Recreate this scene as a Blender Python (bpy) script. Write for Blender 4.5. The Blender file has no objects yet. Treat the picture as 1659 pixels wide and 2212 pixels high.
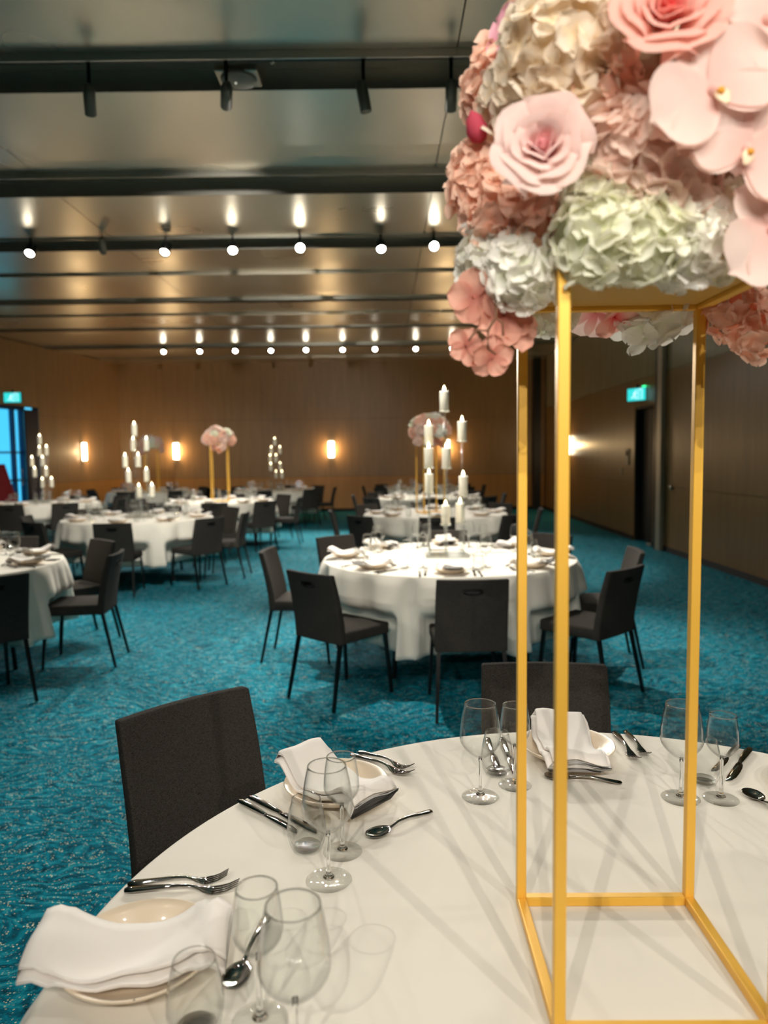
import bpy, bmesh, math, random
from mathutils import Vector, Matrix
random.seed(7)
PI = math.pi
sc = bpy.context.scene
COL = sc.collection

# ------------------------------------------------------------------ camera
cd = bpy.data.cameras.new('camera'); cam = bpy.data.objects.new('camera', cd); COL.objects.link(cam)
cd.sensor_fit = 'VERTICAL'; cd.sensor_height = 36.0; cd.sensor_width = 27.0
cd.lens = 36.0 * 1579.9 / 2212.0
cd.clip_start = 0.05; cd.clip_end = 300
PITCH, ROLL = 0.0769, 0.0124
cp, sp = math.cos(PITCH), math.sin(PITCH)
fwd = Vector((0, cp, -sp)); up0 = Vector((0, sp, cp)); rt0 = Vector((1, 0, 0))
rt = math.cos(ROLL) * rt0 - math.sin(ROLL) * up0
up = math.sin(ROLL) * rt0 + math.cos(ROLL) * up0
M = Matrix((rt, up, -fwd)).transposed().to_4x4(); M.translation = (0, 0, 1.4939)
cam.matrix_world = M
cd.dof.use_dof = True; cd.dof.focus_distance = 1.62; cd.dof.aperture_fstop = 2.9
sc.camera = cam

# ------------------------------------------------------------------ world (daylight behind the glass doors)
w = bpy.data.worlds.new('world'); sc.world = w; w.use_nodes = True
bg = w.node_tree.nodes['Background']; bg.inputs[0].default_value = (0.08, 0.52, 0.80, 1); bg.inputs[1].default_value = 1.7

# ------------------------------------------------------------------ exposure
sc.view_settings.view_transform = 'Standard'; sc.view_settings.look = 'None'
sc.view_settings.gamma = 1.0; sc.view_settings.use_curve_mapping = False
sc.view_settings.exposure = 0.0

# lamp strengths (watts) used by the ceiling spots below
W_ROW_MID, W_ROW_NEAR, W_ROW_BACK, W_FAR, W_REAR = 360, 420, 22, 430, 205
WARM = (1.0, 0.955, 0.86)

# ------------------------------------------------------------------ materials
def srgb(r, g, b):
    f = lambda c: (c/255/12.92) if c/255 <= .04045 else ((c/255+.055)/1.055)**2.4
    return (f(r), f(g), f(b), 1)
def mat(name, col, rough=.5, metal=0., spec=.5, **kw):
    m = bpy.data.materials.new(name); m.use_nodes = True
    b = m.node_tree.nodes['Principled BSDF']
    b.inputs['Base Color'].default_value = col; b.inputs['Roughness'].default_value = rough
    b.inputs['Metallic'].default_value = metal; b.inputs['Specular IOR Level'].default_value = spec
    for k, v in kw.items(): b.inputs[k.replace('_', ' ')].default_value = v
    return m
def N(m, t, **kw):
    n = m.node_tree.nodes.new(t)
    for k, v in kw.items():
        if k.startswith('i_'): n.inputs[k[2:].replace('_', ' ')].default_value = v
        else: setattr(n, k, v)
    return n
def L(m, a, b): m.node_tree.links.new(a, b)
def P(m): return m.node_tree.nodes['Principled BSDF']
def ramp(m, stops, fac):
    r = N(m, 'ShaderNodeValToRGB'); e = r.color_ramp.elements
    while len(e) < len(stops): e.new(.5)
    for k, (p, c) in enumerate(stops): e[k].position = p; e[k].color = c
    L(m, fac, r.inputs[0]); return r
def coords(m, kind='Object', scale=(1, 1, 1), rot=(0, 0, 0)):
    t = N(m, 'ShaderNodeTexCoord'); q = N(m, 'ShaderNodeMapping')
    q.inputs['Scale'].default_value = scale; q.inputs['Rotation'].default_value = rot
    L(m, t.outputs[kind], q.inputs[0]); return q.outputs[0]
def bump(m, h, strength=.2, dist=.002):
    b = N(m, 'ShaderNodeBump'); b.inputs['Strength'].default_value = strength; b.inputs['Distance'].default_value = dist
    L(m, h, b.inputs['Height']); L(m, b.outputs[0], P(m).inputs['Normal']); return b
def emit(name, col, s):
    m = mat(name, (0, 0, 0, 1)); P(m).inputs['Emission Color'].default_value = col; P(m).inputs['Emission Strength'].default_value = s; return m
def mixrgb(m, a, b, fac, mode='MIX'):
    x = N(m, 'ShaderNodeMix', data_type='RGBA', blend_type=mode)
    for s, v in ((x.inputs[6], a), (x.inputs[7], b), (x.inputs[0], fac)):
        if hasattr(v, 'default_value'): L(m, v, s)
        else: s.default_value = v
    return x.outputs[2]

# carpet: teal with wavy lines of light flecks
carpet = mat('carpet', srgb(10, 95, 105), .95, spec=.04)
co = coords(carpet)
dist = N(carpet, 'ShaderNodeTexNoise', i_Scale=2.2, i_Detail=3.0); L(carpet, co, dist.inputs['Vector'])
vadd = N(carpet, 'ShaderNodeVectorMath', operation='MULTIPLY_ADD'); vadd.inputs[1].default_value = (.5, .5, 0)
L(carpet, dist.outputs['Color'], vadd.inputs[0]); L(carpet, co, vadd.inputs[2])
mp = N(carpet, 'ShaderNodeMapping'); mp.inputs['Scale'].default_value = (13, 42, 1); L(carpet, vadd.outputs[0], mp.inputs[0])
n1 = N(carpet, 'ShaderNodeTexNoise', i_Scale=1.0, i_Detail=6.0, i_Roughness=.7); L(carpet, mp.outputs[0], n1.inputs['Vector'])
base = ramp(carpet, [(.34, srgb(0, 48, 62)), (.47, srgb(0, 92, 112)), (.57, srgb(4, 130, 150)), (.70, srgb(70, 160, 166))], n1.outputs['Fac'])
vor = N(carpet, 'ShaderNodeTexVoronoi', i_Scale=112.0, i_Randomness=.6); L(carpet, co, vor.inputs['Vector'])
dots = N(carpet, 'ShaderNodeMath', operation='LESS_THAN'); dots.inputs[1].default_value = .34; L(carpet, vor.outputs['Distance'], dots.inputs[0])
mp2 = N(carpet, 'ShaderNodeMapping'); mp2.inputs['Scale'].default_value = (16, 50, 1); L(carpet, vadd.outputs[0], mp2.inputs[0])
n2 = N(carpet, 'ShaderNodeTexNoise', i_Scale=1.0, i_Detail=5.0, i_Roughness=.75); L(carpet, mp2.outputs[0], n2.inputs['Vector'])
msk = ramp(carpet, [(.50, (0, 0, 0, 1)), (.60, (1, 1, 1, 1))], n2.outputs['Fac'])
mm = N(carpet, 'ShaderNodeMath', operation='MULTIPLY'); L(carpet, dots.outputs[0], mm.inputs[0]); L(carpet, msk.outputs[0], mm.inputs[1])
L(carpet, mixrgb(carpet, base.outputs[0], srgb(228, 226, 192), mm.outputs[0]), P(carpet).inputs['Base Color'])
bump(carpet, vor.outputs['Distance'], .2, .002)

def wood(name, c1, c2, rough, sc_=(7, 7, .35)):
    m = mat(name, c1, rough, spec=.45)
    n = N(m, 'ShaderNodeTexNoise', i_Scale=3.0, i_Detail=5.0, i_Roughness=.65); L(m, coords(m, 'Object', sc_), n.inputs['Vector'])
    r = ramp(m, [(.3, c1), (.7, c2)], n.outputs['Fac']); L(m, r.outputs[0], P(m).inputs['Base Color'])
    bump(m, n.outputs['Fac'], .08, .002); return m
wall_wood = wood('wall_wood', srgb(150, 114, 76), srgb(170, 130, 88), .40)
wall_wood_low = wood('wall_wood_low', srgb(172, 118, 60), srgb(190, 134, 72), .45)
right_wood = wood('right_wall_wood', srgb(124, 92, 54), srgb(150, 112, 68), .33)
right_wood_high = wood('right_wall_upper', srgb(136, 120, 88), srgb(160, 142, 108), .27)
gap_dark = mat('joint_dark', srgb(14, 12, 9), .8)
ceil_metal = mat('ceiling_metal', (.74, .67, .54, 1), .30, metal=.9)
n = N(ceil_metal, 'ShaderNodeTexNoise', i_Scale=.7, i_Detail=2.0); L(ceil_metal, coords(ceil_metal, 'Object', (1, 1, 1)), n.inputs['Vector'])
rr = ramp(ceil_metal, [(.3, (.26, .26, .26, 1)), (.7, (.36, .36, .36, 1))], n.outputs['Fac']); L(ceil_metal, rr.outputs[0], P(ceil_metal).inputs['Roughness'])
bump(ceil_metal, n.outputs['Fac'], .12, .01)
slot_dark = mat('slot_dark', (.40, .37, .30, 1), .36, metal=.9)
lip_metal = mat('slot_lip', (.5, .48, .42, 1), .3, metal=.9)
black_metal = mat('black_metal', srgb(24, 24, 24), .35, metal=.5)
alu = mat('aluminium', srgb(176, 166, 148), .42, metal=.6)
cloth_m = mat('tablecloth', srgb(226, 219, 206), .9, spec=.15, Sheen_Weight=.1)
n = N(cloth_m, 'ShaderNodeTexNoise', i_Scale=3.0, i_Detail=4.0); L(cloth_m, coords(cloth_m, 'Object', (1, 2.2, 1)), n.inputs['Vector']); bump(cloth_m, n.outputs['Fac'], .35, .01)
nap_m = mat('napkin', srgb(238, 230, 222), .88, spec=.15, Sheen_Weight=.2)
n = N(nap_m, 'ShaderNodeTexWave', i_Scale=240.0); L(nap_m, coords(nap_m), n.inputs['Vector']); bump(nap_m, n.outputs['Fac'], .12, .0004)
plate_m = mat('stoneware', srgb(232, 212, 186), .28, spec=.5, Coat_Weight=.3)
v = N(plate_m, 'ShaderNodeTexVoronoi', i_Scale=70.0); L(plate_m, coords(plate_m), v.inputs['Vector'])
n = N(plate_m, 'ShaderNodeTexNoise', i_Scale=60.0); L(plate_m, coords(plate_m), n.inputs['Vector'])
a = N(plate_m, 'ShaderNodeMath', operation='LESS_THAN'); a.inputs[1].default_value = .09; L(plate_m, v.outputs['Distance'], a.inputs[0])
b_ = N(plate_m, 'ShaderNodeMath', operation='GREATER_THAN'); b_.inputs[1].default_value = .55; L(plate_m, n.outputs['Fac'], b_.inputs[0])
c_ = N(plate_m, 'ShaderNodeMath', operation='MULTIPLY'); L(plate_m, a.outputs[0], c_.inputs[0]); L(plate_m, b_.outputs[0], c_.inputs[1])
L(plate_m, mixrgb(plate_m, srgb(232, 212, 186), srgb(110, 84, 60), c_.outputs[0]), P(plate_m).inputs['Base Color'])
steel = mat('polished_steel', (.36, .35, .34, 1), .05, metal=1.0)
gold = mat('gold_paint', srgb(238, 184, 72), .40, metal=.25, spec=.5)
gold_plate = mat('gold_plate', srgb(205, 158, 72), .5, metal=.3)
fabric = mat('chair_fabric', srgb(86, 82, 76), .95, spec=.05)
co = coords(fabric)
wv = N(fabric, 'ShaderNodeTexNoise', i_Scale=1.0, i_Detail=3.0, i_Roughness=.8)
mp = N(fabric, 'ShaderNodeMapping'); mp.inputs['Scale'].default_value = (900, 900, 170); L(fabric, co, mp.inputs[0]); L(fabric, mp.outputs[0], wv.inputs['Vector'])
wv2 = N(fabric, 'ShaderNodeTexNoise', i_Scale=1.0, i_Detail=3.0, i_Roughness=.8)
mp = N(fabric, 'ShaderNodeMapping'); mp.inputs['Scale'].default_value = (170, 170, 900); L(fabric, co, mp.inputs[0]); L(fabric, mp.outputs[0], wv2.inputs['Vector'])
ad = N(fabric, 'ShaderNodeMath', operation='ADD'); L(fabric, wv.outputs['Fac'], ad.inputs[0]); L(fabric, wv2.outputs['Fac'], ad.inputs[1])
r = ramp(fabric, [(.38, srgb(26, 24, 22)), (.64, srgb(80, 75, 70))], ad.outputs[0]); ad2 = N(fabric, 'ShaderNodeMath', operation='MULTIPLY'); ad2.inputs[1].default_value = .5
L(fabric, ad.outputs[0], ad2.inputs[0]); L(fabric, ad2.outputs[0], r.inputs[0])
L(fabric, r.outputs[0], P(fabric).inputs['Base Color']); bump(fabric, ad2.outputs[0], .4, .001)
black_plastic = mat('black_plastic', srgb(12, 12, 12), .6)
candle_m = mat('candle_wax', srgb(250, 242, 222), .5, Subsurface_Weight=.0)
P(candle_m).inputs['Emission Color'].default_value = (1, .72, .4, 1); P(candle_m).inputs['Emission Strength'].default_value = 0.0
flame_m = emit('flame', (1.0, .80, .48, 1), 14)
lens_m = emit('lamp_lens', (1.0, .93, .78, 1), 42); lens_dim = emit('lamp_lens_dim', (1.0, .93, .78, 1), 6)
fixture_grey = mat('fixture_grey', srgb(92, 90, 76), .5, metal=.2)
sconce_m = emit('sconce_tube', (1.0, .84, .56, 1), 16)
sign_face = emit('sign_face', (.03, .62, .60, 1), 1.3)
sign_white = emit('sign_white', (.55, .85, .95, 1), 1.5)
led_green = emit('green_led', (.05, .9, .3, 1), 2.5)
def glass(name, tint=(.992, .996, .992, 1), edge=(.22, .24, .22, 1), gloss=.03, base_refl=.018):
    m = bpy.data.materials.new(name); m.use_nodes = True; nt = m.node_tree; nt.nodes.clear()
    out = nt.nodes.new('ShaderNodeOutputMaterial')
    lw = nt.nodes.new('ShaderNodeLayerWeight'); lw.inputs[0].default_value = .35
    cr = nt.nodes.new('ShaderNodeValToRGB'); cr.color_ramp.elements[0].position = .66; cr.color_ramp.elements[1].position = 1.0
    cr.color_ramp.elements[0].color = tint; cr.color_ramp.elements[1].color = edge
    tr = nt.nodes.new('ShaderNodeBsdfTransparent'); gl = nt.nodes.new('ShaderNodeBsdfGlossy'); gl.inputs['Roughness'].default_value = gloss
    fr = nt.nodes.new('ShaderNodeMapRange'); pw = nt.nodes.new('ShaderNodeMath'); pw.operation = 'POWER'; pw.inputs[1].default_value = 3.2
    fr.inputs['To Min'].default_value = base_refl; fr.inputs['To Max'].default_value = .85; fc = nt.nodes.new('ShaderNodeLayerWeight'); fc.inputs[0].default_value = .5
    nt.links.new(fc.outputs['Facing'], pw.inputs[0]); nt.links.new(pw.outputs[0], fr.inputs['Value'])
    mx = nt.nodes.new('ShaderNodeMixShader')
    k = nt.links.new
    k(lw.outputs['Facing'], cr.inputs[0]); k(cr.outputs[0], tr.inputs[0]); k(fr.outputs[0], mx.inputs[0]); k(tr.outputs[0], mx.inputs[1]); k(gl.outputs[0], mx.inputs[2]); k(mx.outputs[0], out.inputs[0])
    return m
thin_glass = glass('thin_glass')
foot_glass = glass('foot_glass', (.995, .998, .995, 1), (.72, .74, .72, 1), .02, .03)
far_glass = glass('glass_on_far_tables', (.97, .98, .97, 1), (.5, .52, .5, 1), .12, .16)
acrylic = glass('acrylic', (.95, .96, .95, 1), (.62, .64, .62, 1), .12, .06)
pane_glass = glass('pane_glass', (.80, .93, .97, 1), (.5, .7, .8, 1), .02)
solid_glass = bpy.data.materials.new('solid_glass'); solid_glass.use_nodes = True
sb = P(solid_glass); sb.inputs['Transmission Weight'].default_value = 1; sb.inputs['Roughness'].default_value = 0; sb.inputs['IOR'].default_value = 1.48; sb.inputs['Base Color'].default_value = (1, 1, 1, 1)
navy = mat('navy_paint', srgb(8, 12, 40), .5)
door_dark = mat('door_dark', srgb(16, 12, 9), .5)
red_cloth = mat('red_cloth', srgb(110, 8, 16), .85)
deck = mat('deck', srgb(60, 130, 160), .8)
def petal_mat(name, c1, c2, sss=.38):
    m = mat(name, c1, .75, spec=.2); 
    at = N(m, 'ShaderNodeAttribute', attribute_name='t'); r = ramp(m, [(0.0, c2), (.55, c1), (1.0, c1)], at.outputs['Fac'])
    nz = N(m, 'ShaderNodeTexNoise', i_Scale=90.0, i_Detail=3.0); L(m, coords(m), nz.inputs['Vector'])
    L(m, r.outputs[0], P(m).inputs['Base Color']); bump(m, nz.outputs['Fac'], .25, .001)
    # thin petals let part of the light through
    nt = m.node_tree; tl = nt.nodes.new('ShaderNodeBsdfTranslucent'); mx = nt.nodes.new('ShaderNodeMixShader'); mx.inputs[0].default_value = sss
    L(m, r.outputs[0], tl.inputs[0]); out = nt.nodes['Material Output']
    L(m, P(m).outputs[0], mx.inputs[1]); L(m, tl.outputs[0], mx.inputs[2]); L(m, mx.outputs[0], out.inputs[0]); return m
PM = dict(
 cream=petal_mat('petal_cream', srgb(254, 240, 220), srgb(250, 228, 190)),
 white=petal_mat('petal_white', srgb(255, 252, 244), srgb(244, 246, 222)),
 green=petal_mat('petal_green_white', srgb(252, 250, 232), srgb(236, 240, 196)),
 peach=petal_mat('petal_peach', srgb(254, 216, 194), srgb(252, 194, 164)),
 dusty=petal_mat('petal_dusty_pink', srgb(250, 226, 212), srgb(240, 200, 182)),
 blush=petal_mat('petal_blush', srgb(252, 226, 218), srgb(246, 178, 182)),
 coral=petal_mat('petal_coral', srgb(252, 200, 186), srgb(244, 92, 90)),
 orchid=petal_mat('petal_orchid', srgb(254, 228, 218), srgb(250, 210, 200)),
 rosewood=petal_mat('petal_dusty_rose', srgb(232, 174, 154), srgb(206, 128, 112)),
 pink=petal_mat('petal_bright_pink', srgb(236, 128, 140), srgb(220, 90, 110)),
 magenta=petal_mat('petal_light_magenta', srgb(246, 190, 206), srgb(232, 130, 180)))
orchid_lip = mat('orchid_lip', srgb(246, 214, 180), .6); orchid_throat = mat('orchid_throat', srgb(236, 160, 50), .6)
floret_eye = mat('floret_eye', srgb(200, 196, 110), .7)
leaf_m = mat('leaf_green', srgb(98, 110, 48), .6)
foam_m = mat('flower_foam', srgb(150, 120, 92), .95)
stem_m = mat('brown_stem', srgb(112, 74, 48), .7)

# ------------------------------------------------------------------ builders
def link_mesh(name, me, m=None, parent=None, smooth=False):
    o = bpy.data.objects.new(name, me); COL.objects.link(o)
    if m is not None and not me.materials: me.materials.append(m)
    if smooth and me.polygons: me.polygons.foreach_set('use_smooth', [True]*len(me.polygons))
    if parent is not None: o.parent = parent
    return o
class MB:
    """collects shapes into one mesh"""
    def __init__(s): s.v = []; s.f = []; s.t = []
    def add(s, vs, fs, t=None):
        k = len(s.v); s.v += [tuple(p) for p in vs]; s.f += [tuple(i+k for i in f) for f in fs]
        s.t += (t if t else [1.0]*len(vs)); return s
    def box(s, a, b, Mx=None):
        x0, y0, z0 = a; x1, y1, z1 = b
        vs = [Vector(p) for p in ((x0,y0,z0),(x1,y0,z0),(x1,y1,z0),(x0,y1,z0),(x0,y0,z1),(x1,y0,z1),(x1,y1,z1),(x0,y1,z1))]
        if Mx: vs = [Mx @ p for p in vs]
        return s.add(vs, [(0,3,2,1),(4,5,6,7),(0,1,5,4),(1,2,6,5),(2,3,7,6),(3,0,4,7)])
    def loft(s, rings, caps=True):
        n = len(rings[0]); vs = [p for r in rings for p in r]; fs = []
        for i in range(len(rings)-1):
            for j in range(n):
                fs.append((i*n+j, i*n+(j+1)%n, (i+1)*n+(j+1)%n, (i+1)*n+j))
        if caps: fs.append(tuple(range(n-1, -1, -1))); fs.append(tuple((len(rings)-1)*n+j for j in range(n)))
        return s.add(vs, fs)
    def lathe(s, prof, n=32, c=(0, 0, 0), close=False):
        rings = []
        for (r, z) in prof: rings.append([(c[0]+r*math.cos(2*PI*j/n), c[1]+r*math.sin(2*PI*j/n), c[2]+z) for j in range(n)])
        vs = [p for r in rings for p in r]; fs = []
        R = len(rings)
        for i in range(R if close else R-1):
            for j in range(n):
                a, b = i % R, (i+1) % R
                fs.append((a*n+j, a*n+(j+1) % n, b*n+(j+1) % n, b*n+j))
        return s.add(vs, fs)
    def tube(s, pts, r, n=8):
        pts = [Vector(p) for p in pts]; rings = []
        for i, p in enumerate(pts):
            d = (pts[min(i+1, len(pts)-1)] - pts[max(i-1, 0)]).normalized()
            a = d.cross(Vector((0, 0, 1)));
            if a.length < .01: a = d.cross(Vector((1, 0, 0)))
            a.normalize(); b = d.cross(a); rr = r[i] if isinstance(r, (list, tuple)) else r
            rings.append([p + rr*(a*math.cos(2*PI*j/n) + b*math.sin(2*PI*j/n)) for j in range(n)])
        return s.loft(rings)
    def grid(s, nu, nv, fn, t=None):
        vs = [fn(i/nu, j/nv) for i in range(nu+1) for j in range(nv+1)]
        fs = [(i*(nv+1)+j, (i+1)*(nv+1)+j, (i+1)*(nv+1)+j+1, i*(nv+1)+j+1) for i in range(nu) for j in range(nv)]
        tt = [t(i/nu, j/nv) for i in range(nu+1) for j in range(nv+1)] if t else None
        return s.add(vs, fs, tt)
    def mesh(s, name, m=None, smooth=False, tattr=False, recalc=True):
        me = bpy.data.meshes.new(name); me.from_pydata(s.v, [], s.f); me.update()
        if recalc:
            b = bmesh.new(); b.from_mesh(me); bmesh.ops.recalc_face_normals(b, faces=b.faces); b.to_mesh(me); b.free()
        if tattr:
            a = me.attributes.new('t', 'FLOAT', 'POINT'); a.data.foreach_set('value', s.t)
        if m: me.materials.append(m)
        if smooth: me.polygons.foreach_set('use_smooth', [True]*len(me.polygons))
        return me
    def obj(s, name, m=None, parent=None, smooth=False, bevel=0, tattr=False):
        o = link_mesh(name, s.mesh(name, m, smooth, tattr), None, parent)
        if bevel: add_bevel(o, bevel)
        return o
def add_bevel(o, wdt, seg=2, ang=40):
    b = o.modifiers.new('bevel', 'BEVEL'); b.width = wdt; b.segments = seg; b.limit_method = 'ANGLE'; b.angle_limit = math.radians(ang)
def tag(o, label=None, cat=None, group=None, kind=None):
    if label: o['label'] = label
    if cat: o['category'] = cat
    if group: o['group'] = group
    if kind: o['kind'] = kind
    return o
def thing(name, label, cat, loc=(0, 0, 0), rz=0, group=None):
    o = bpy.data.objects.new(name, None); COL.objects.link(o); o.empty_display_size = .1
    o.location = loc; o.rotation_euler = (0, 0, rz); return tag(o, label, cat, group)
def dup(root, loc, rz, label, group=None):
    r = root.copy(); COL.objects.link(r); r.location = loc; r.rotation_euler = (0, 0, rz); r['label'] = label
    if group: r['group'] = group
    for ch in list(root.children):
        c = ch.copy(); COL.objects.link(c); c.parent = r
        for g in list(ch.children):
            d = g.copy(); COL.objects.link(d); d.parent = c
    return r
class Proto:
    """first use hands out the thing itself, later uses copies"""
    def __init__(s, build): s.build = build; s.o = None
    def put(s, loc, rz, label, group=None):
        if s.o is None:
            s.o = s.build(); o = s.o; o.location = loc; o.rotation_euler = (0, 0, rz); o['label'] = label
            if group: o['group'] = group
            return o
        return dup(s.o, loc, rz, label, group)

# ------------------------------------------------------------------ room
HC = 4.05
YB = 19.85
def xr(y): return 4.135 + .0117*(y)          # right wall
def xl(y): return -7.10 - .2*(YB - y)        # left wall runs outwards towards the camera
Y0 = -8.8
MB().box((-14.2, Y0, -.1), (5.2, YB+.3, 0)).obj('floor', carpet)['kind'] = 'structure'
ceil = MB().box((-14.2, Y0, HC+.12), (5.2, YB+.3, HC+.3)).obj('ceiling', slot_dark); ceil['kind'] = 'structure'
# ceiling panels between recessed dark slots; slots every ~3.8 m
slots = [(-6.65, -6.15), (-2.85, -2.35), (1.05, 1.5), (4.86, 5.28), (6.80, 7.30), (8.66, 9.16), (12.0, 12.25), (14.5, 14.75), (16.88, 17.15)]
seams = [5.80, 6.26, 3.1, 10.4, 13.3, 18.0, 19.0, 9.8, 11.2, 18.3, 15.3, -.5]
edges = [Y0] + sorted([a for s in slots for a in s]) + [YB]
bands = []
for i in range(0, len(edges)-1, 2):
    a, b = edges[i], edges[i+1]; cuts = [a] + sorted([q for q in seams if a+.2 < q < b-.2]) + [b]
    bands += [(cuts[k], cuts[k+1]) for k in range(len(cuts)-1)]
for k, (a, b) in enumerate(bands):
    if b - a < .05: continue
    x = -13.9; wd = 3.6; step = .016*((k*7) % 3 - 1)
    while x < 4.6:
        x1 = min(x + wd, 4.7)
        o = MB().box((x+.005, a+.014, HC+step), (x1-.005, b-.014, HC+step+.04)).obj('ceiling_panel', ceil_metal, ceil); x = x1
for (a, b) in slots:
    MB().box((-13.9, a-.012, HC-.035), (4.7, a, HC+.12)).obj('slot_lip', lip_metal, ceil)
    MB().box((-13.9, b, HC-.02), (4.7, b+.012, HC+.12)).obj('slot_lip', lip_metal, ceil)
    MB().box((-13.9, (a+b)/2-.02, HC+.07), (4.7, (a+b)/2+.02, HC+.12)).obj('lighting_track', black_metal, ceil)

def wall(name, p0, p1, segs, levels, mats, openings=(), side=1):
    """p0->p1 floor line; panels on the room side (left of p0->p1 when side=1)"""
    p0 = Vector((*p0, 0)); p1 = Vector((*p1, 0)); d = (p1-p0); Ln = d.length; d.normalize(); nrm = Vector((-d.y, d.x, 0))*side
    Mx = Matrix((d, nrm, Vector((0, 0, 1)))).transposed().to_4x4(); Mx.translation = p0
    core = MB(); cuts = sorted([(a, b, h) for a, b, h in openings]); s = 0
    for a, b, h in cuts:
        core.box((s, -.16, 0), (a, 0, HC+.2)); core.box((a, -.16, h), (b, 0, HC+.2)); s = b
    core.box((s, -.16, 0), (Ln, 0, HC+.2))
    w_ = core.obj(name, gap_dark); w_.matrix_world = Mx; w_['kind'] = 'structure'
    xs = [0] + segs + [Ln]
    for i in range(len(xs)-1):
        for k in range(len(levels)-1):
            z0, z1 = levels[k], levels[k+1]; parts = [(xs[i], xs[i+1], z0, z1)]
            for a, b, h in cuts:
                new = []
                for (u0, u1, v0, v1) in parts:
                    if u1 <= a or u0 >= b or v0 >= h: new.append((u0, u1, v0, v1)); continue
                    if u0 < a: new.append((u0, a, v0, v1))
                    if u1 > b: new.append((b, u1, v0, v1))
                    if v1 > h: new.append((max(u0, a), min(u1, b), h, v1))
                parts = new
            for (u0, u1, v0, v1) in parts:
                if u1-u0 < .05 or v1-v0 < .05: continue
                MB().box((u0+.003, .001, v0+.003), (u1-.003, .018, v1-.003)).obj('wall_panel', mats[k], w_)
    return w_, Mx
# back wall (left to right, room side is -Y -> side=-1)
wall('wall_back', (xl(YB), YB), (xr(YB)+.1, YB), [1.45, 3.85, 6.25, 8.65, 11.2], [0, .95, 2.5, HC], [wall_wood_low, wall_wood, wall_wood], side=-1)
DR0, DR1 = 11.55, 12.45
wall_r, MR = wall('wall_right', (xr(Y0), Y0), (xr(YB), YB), [3.3, 6.7, 9.7, 12.7, 15.7, 19.75, 22.7, 25.7, 27.8], [0, .98, 2.7, HC], [right_wood, right_wood, right_wood_high], openings=[(DR0-Y0, DR1-Y0, 2.25)], side=1)
LD = math.hypot(.2, 1)
def sl(y): return (YB - y)*LD
wall_l, ML = wall('wall_left', (xl(YB), YB), (xl(Y0), Y0), [1.45, 6.9, 10, 13, 16, 19, 22, 25.5], [0, .95, 2.5, HC], [wall_wood_low, wall_wood, wall_wood], openings=[(sl(16.58), sl(14.2), 2.66)], side=1)
MB().box((-14.2, Y0-.2, 0), (5.2, Y0, HC+.2)).obj('wall_front', wall_wood)['kind'] = 'structure'
# baseboards
MB().box((xl(YB), YB-.035, 0), (xr(YB), YB-.019, .08)).obj('baseboard_back', gap_dark)['kind'] = 'structure'
o = MB().box((0, .019, 0), (DR0-Y0, .034, .08)).box((DR1-Y0, .019, 0), (28.5, .034, .08)).obj('baseboard_right', gap_dark); o.matrix_world = MR; o['kind'] = 'structure'
# corner recess pillar (dark) at the right end of the back wall
MB().box((4.02, YB-.30, 0), (4.20, YB-.04, HC)).obj('trim_1', door_dark)['kind'] = 'structure'
# aluminium track post on the right wall
o = MB().box((xr(11.1)-.10, 11.02, 0), (xr(11.1)-.03, 11.20, HC)).obj('trim_2', alu, bevel=.004); o['kind'] = 'structure'
o2 = MB().box((xr(11.3)-.08, 11.22, 0), (xr(11.3)-.03, 11.34, HC)).obj('dark_channel', black_metal, None)
o2.parent = o
# right door: dark leaf standing ajar in the opening
d2 = MB().box((xr(12)+.0, DR0+.0, 0), (xr(12)+.12, DR0+.035, 2.25)).box((xr(12), DR1-.035, 0), (xr(12)+.12, DR1, 2.25)).box((xr(12), DR0, 2.215), (xr(12)+.12, DR1, 2.25)).obj('door_1', door_dark); d2['kind'] = 'structure'
lf = MB().box((xr(12)+.10, DR0+.04, .01), (xr(12)+.14, DR1-.04, 2.21)).obj('door_leaf', door_dark, d2)
MB().lathe([(.0, 0), (.03, 0), (.034, .012), (.03, .03), (0, .034)], 16).obj('door_knob', alu, lf, True)
kb = lf.children[0]; kb.rotation_euler = (0, -PI/2, 0); kb.location = (xr(12)+.10, DR0+.22, .97)
MB().box((xr(12)-.03, DR0+.1, 0), (xr(12)+.06, DR0+.25, .025)).obj('door_stop', alu, d2, bevel=.004)
# room behind the dark door
MB().box((xr(12)+.9, DR0-.6, -.1), (xr(12)+1.0, DR1+.6, 2.6)).box((xr(12)+.14, DR0-.6, -.1), (xr(12)+.9, DR0-.5, 2.6)).box((xr(12)+.14, DR1+.5, -.1), (xr(12)+.9, DR1+.6, 2.6)).box((xr(12)+.14, DR0-.6, 2.5), (xr(12)+1, DR1+.6, 2.6)).obj('wall_corridor', door_dark)['kind'] = 'structure'
def wall_thing(name, label, cat, shape, m, y, z, side='r', smooth=False, bevel=0):
    x = xr(y)-.02 if side == 'r' else xl(y)+.02
    o = shape.obj(name, m, None, smooth, bevel); o.location = (x, y, z); tag(o, label, cat); return o
MBk = MB().lathe([(0, 0), (.028, 0), (.034, .012), (.03, .03), (0, .034)], 16)
k = wall_thing('flush_pull', 'small round metal pull on the panel nearer than the metal post', 'handle', MBk, alu, 10.75, .97, smooth=True); k.rotation_euler = (0, -PI/2, 0)
k2 = thing('wall_thermostat', 'pale square control plate on the wooden right wall beside the dark door', 'switch', (xr(12.78)-.02, 12.78, 1.42))
MB().box((-.018, -.09, -.14), (0, .09, .14)).obj('cover_plate', mat('pale_plate', srgb(150, 130, 105), .4), k2, bevel=.006)
MB().box((-.024, -.05, .02), (-.018, .05, .10)).obj('display', black_plastic, k2)
k3 = thing('light_switch', 'small pale switch plate below and left of the square control plate', 'switch', (xr(13.1)-.02, 13.1, 1.16))
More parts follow.
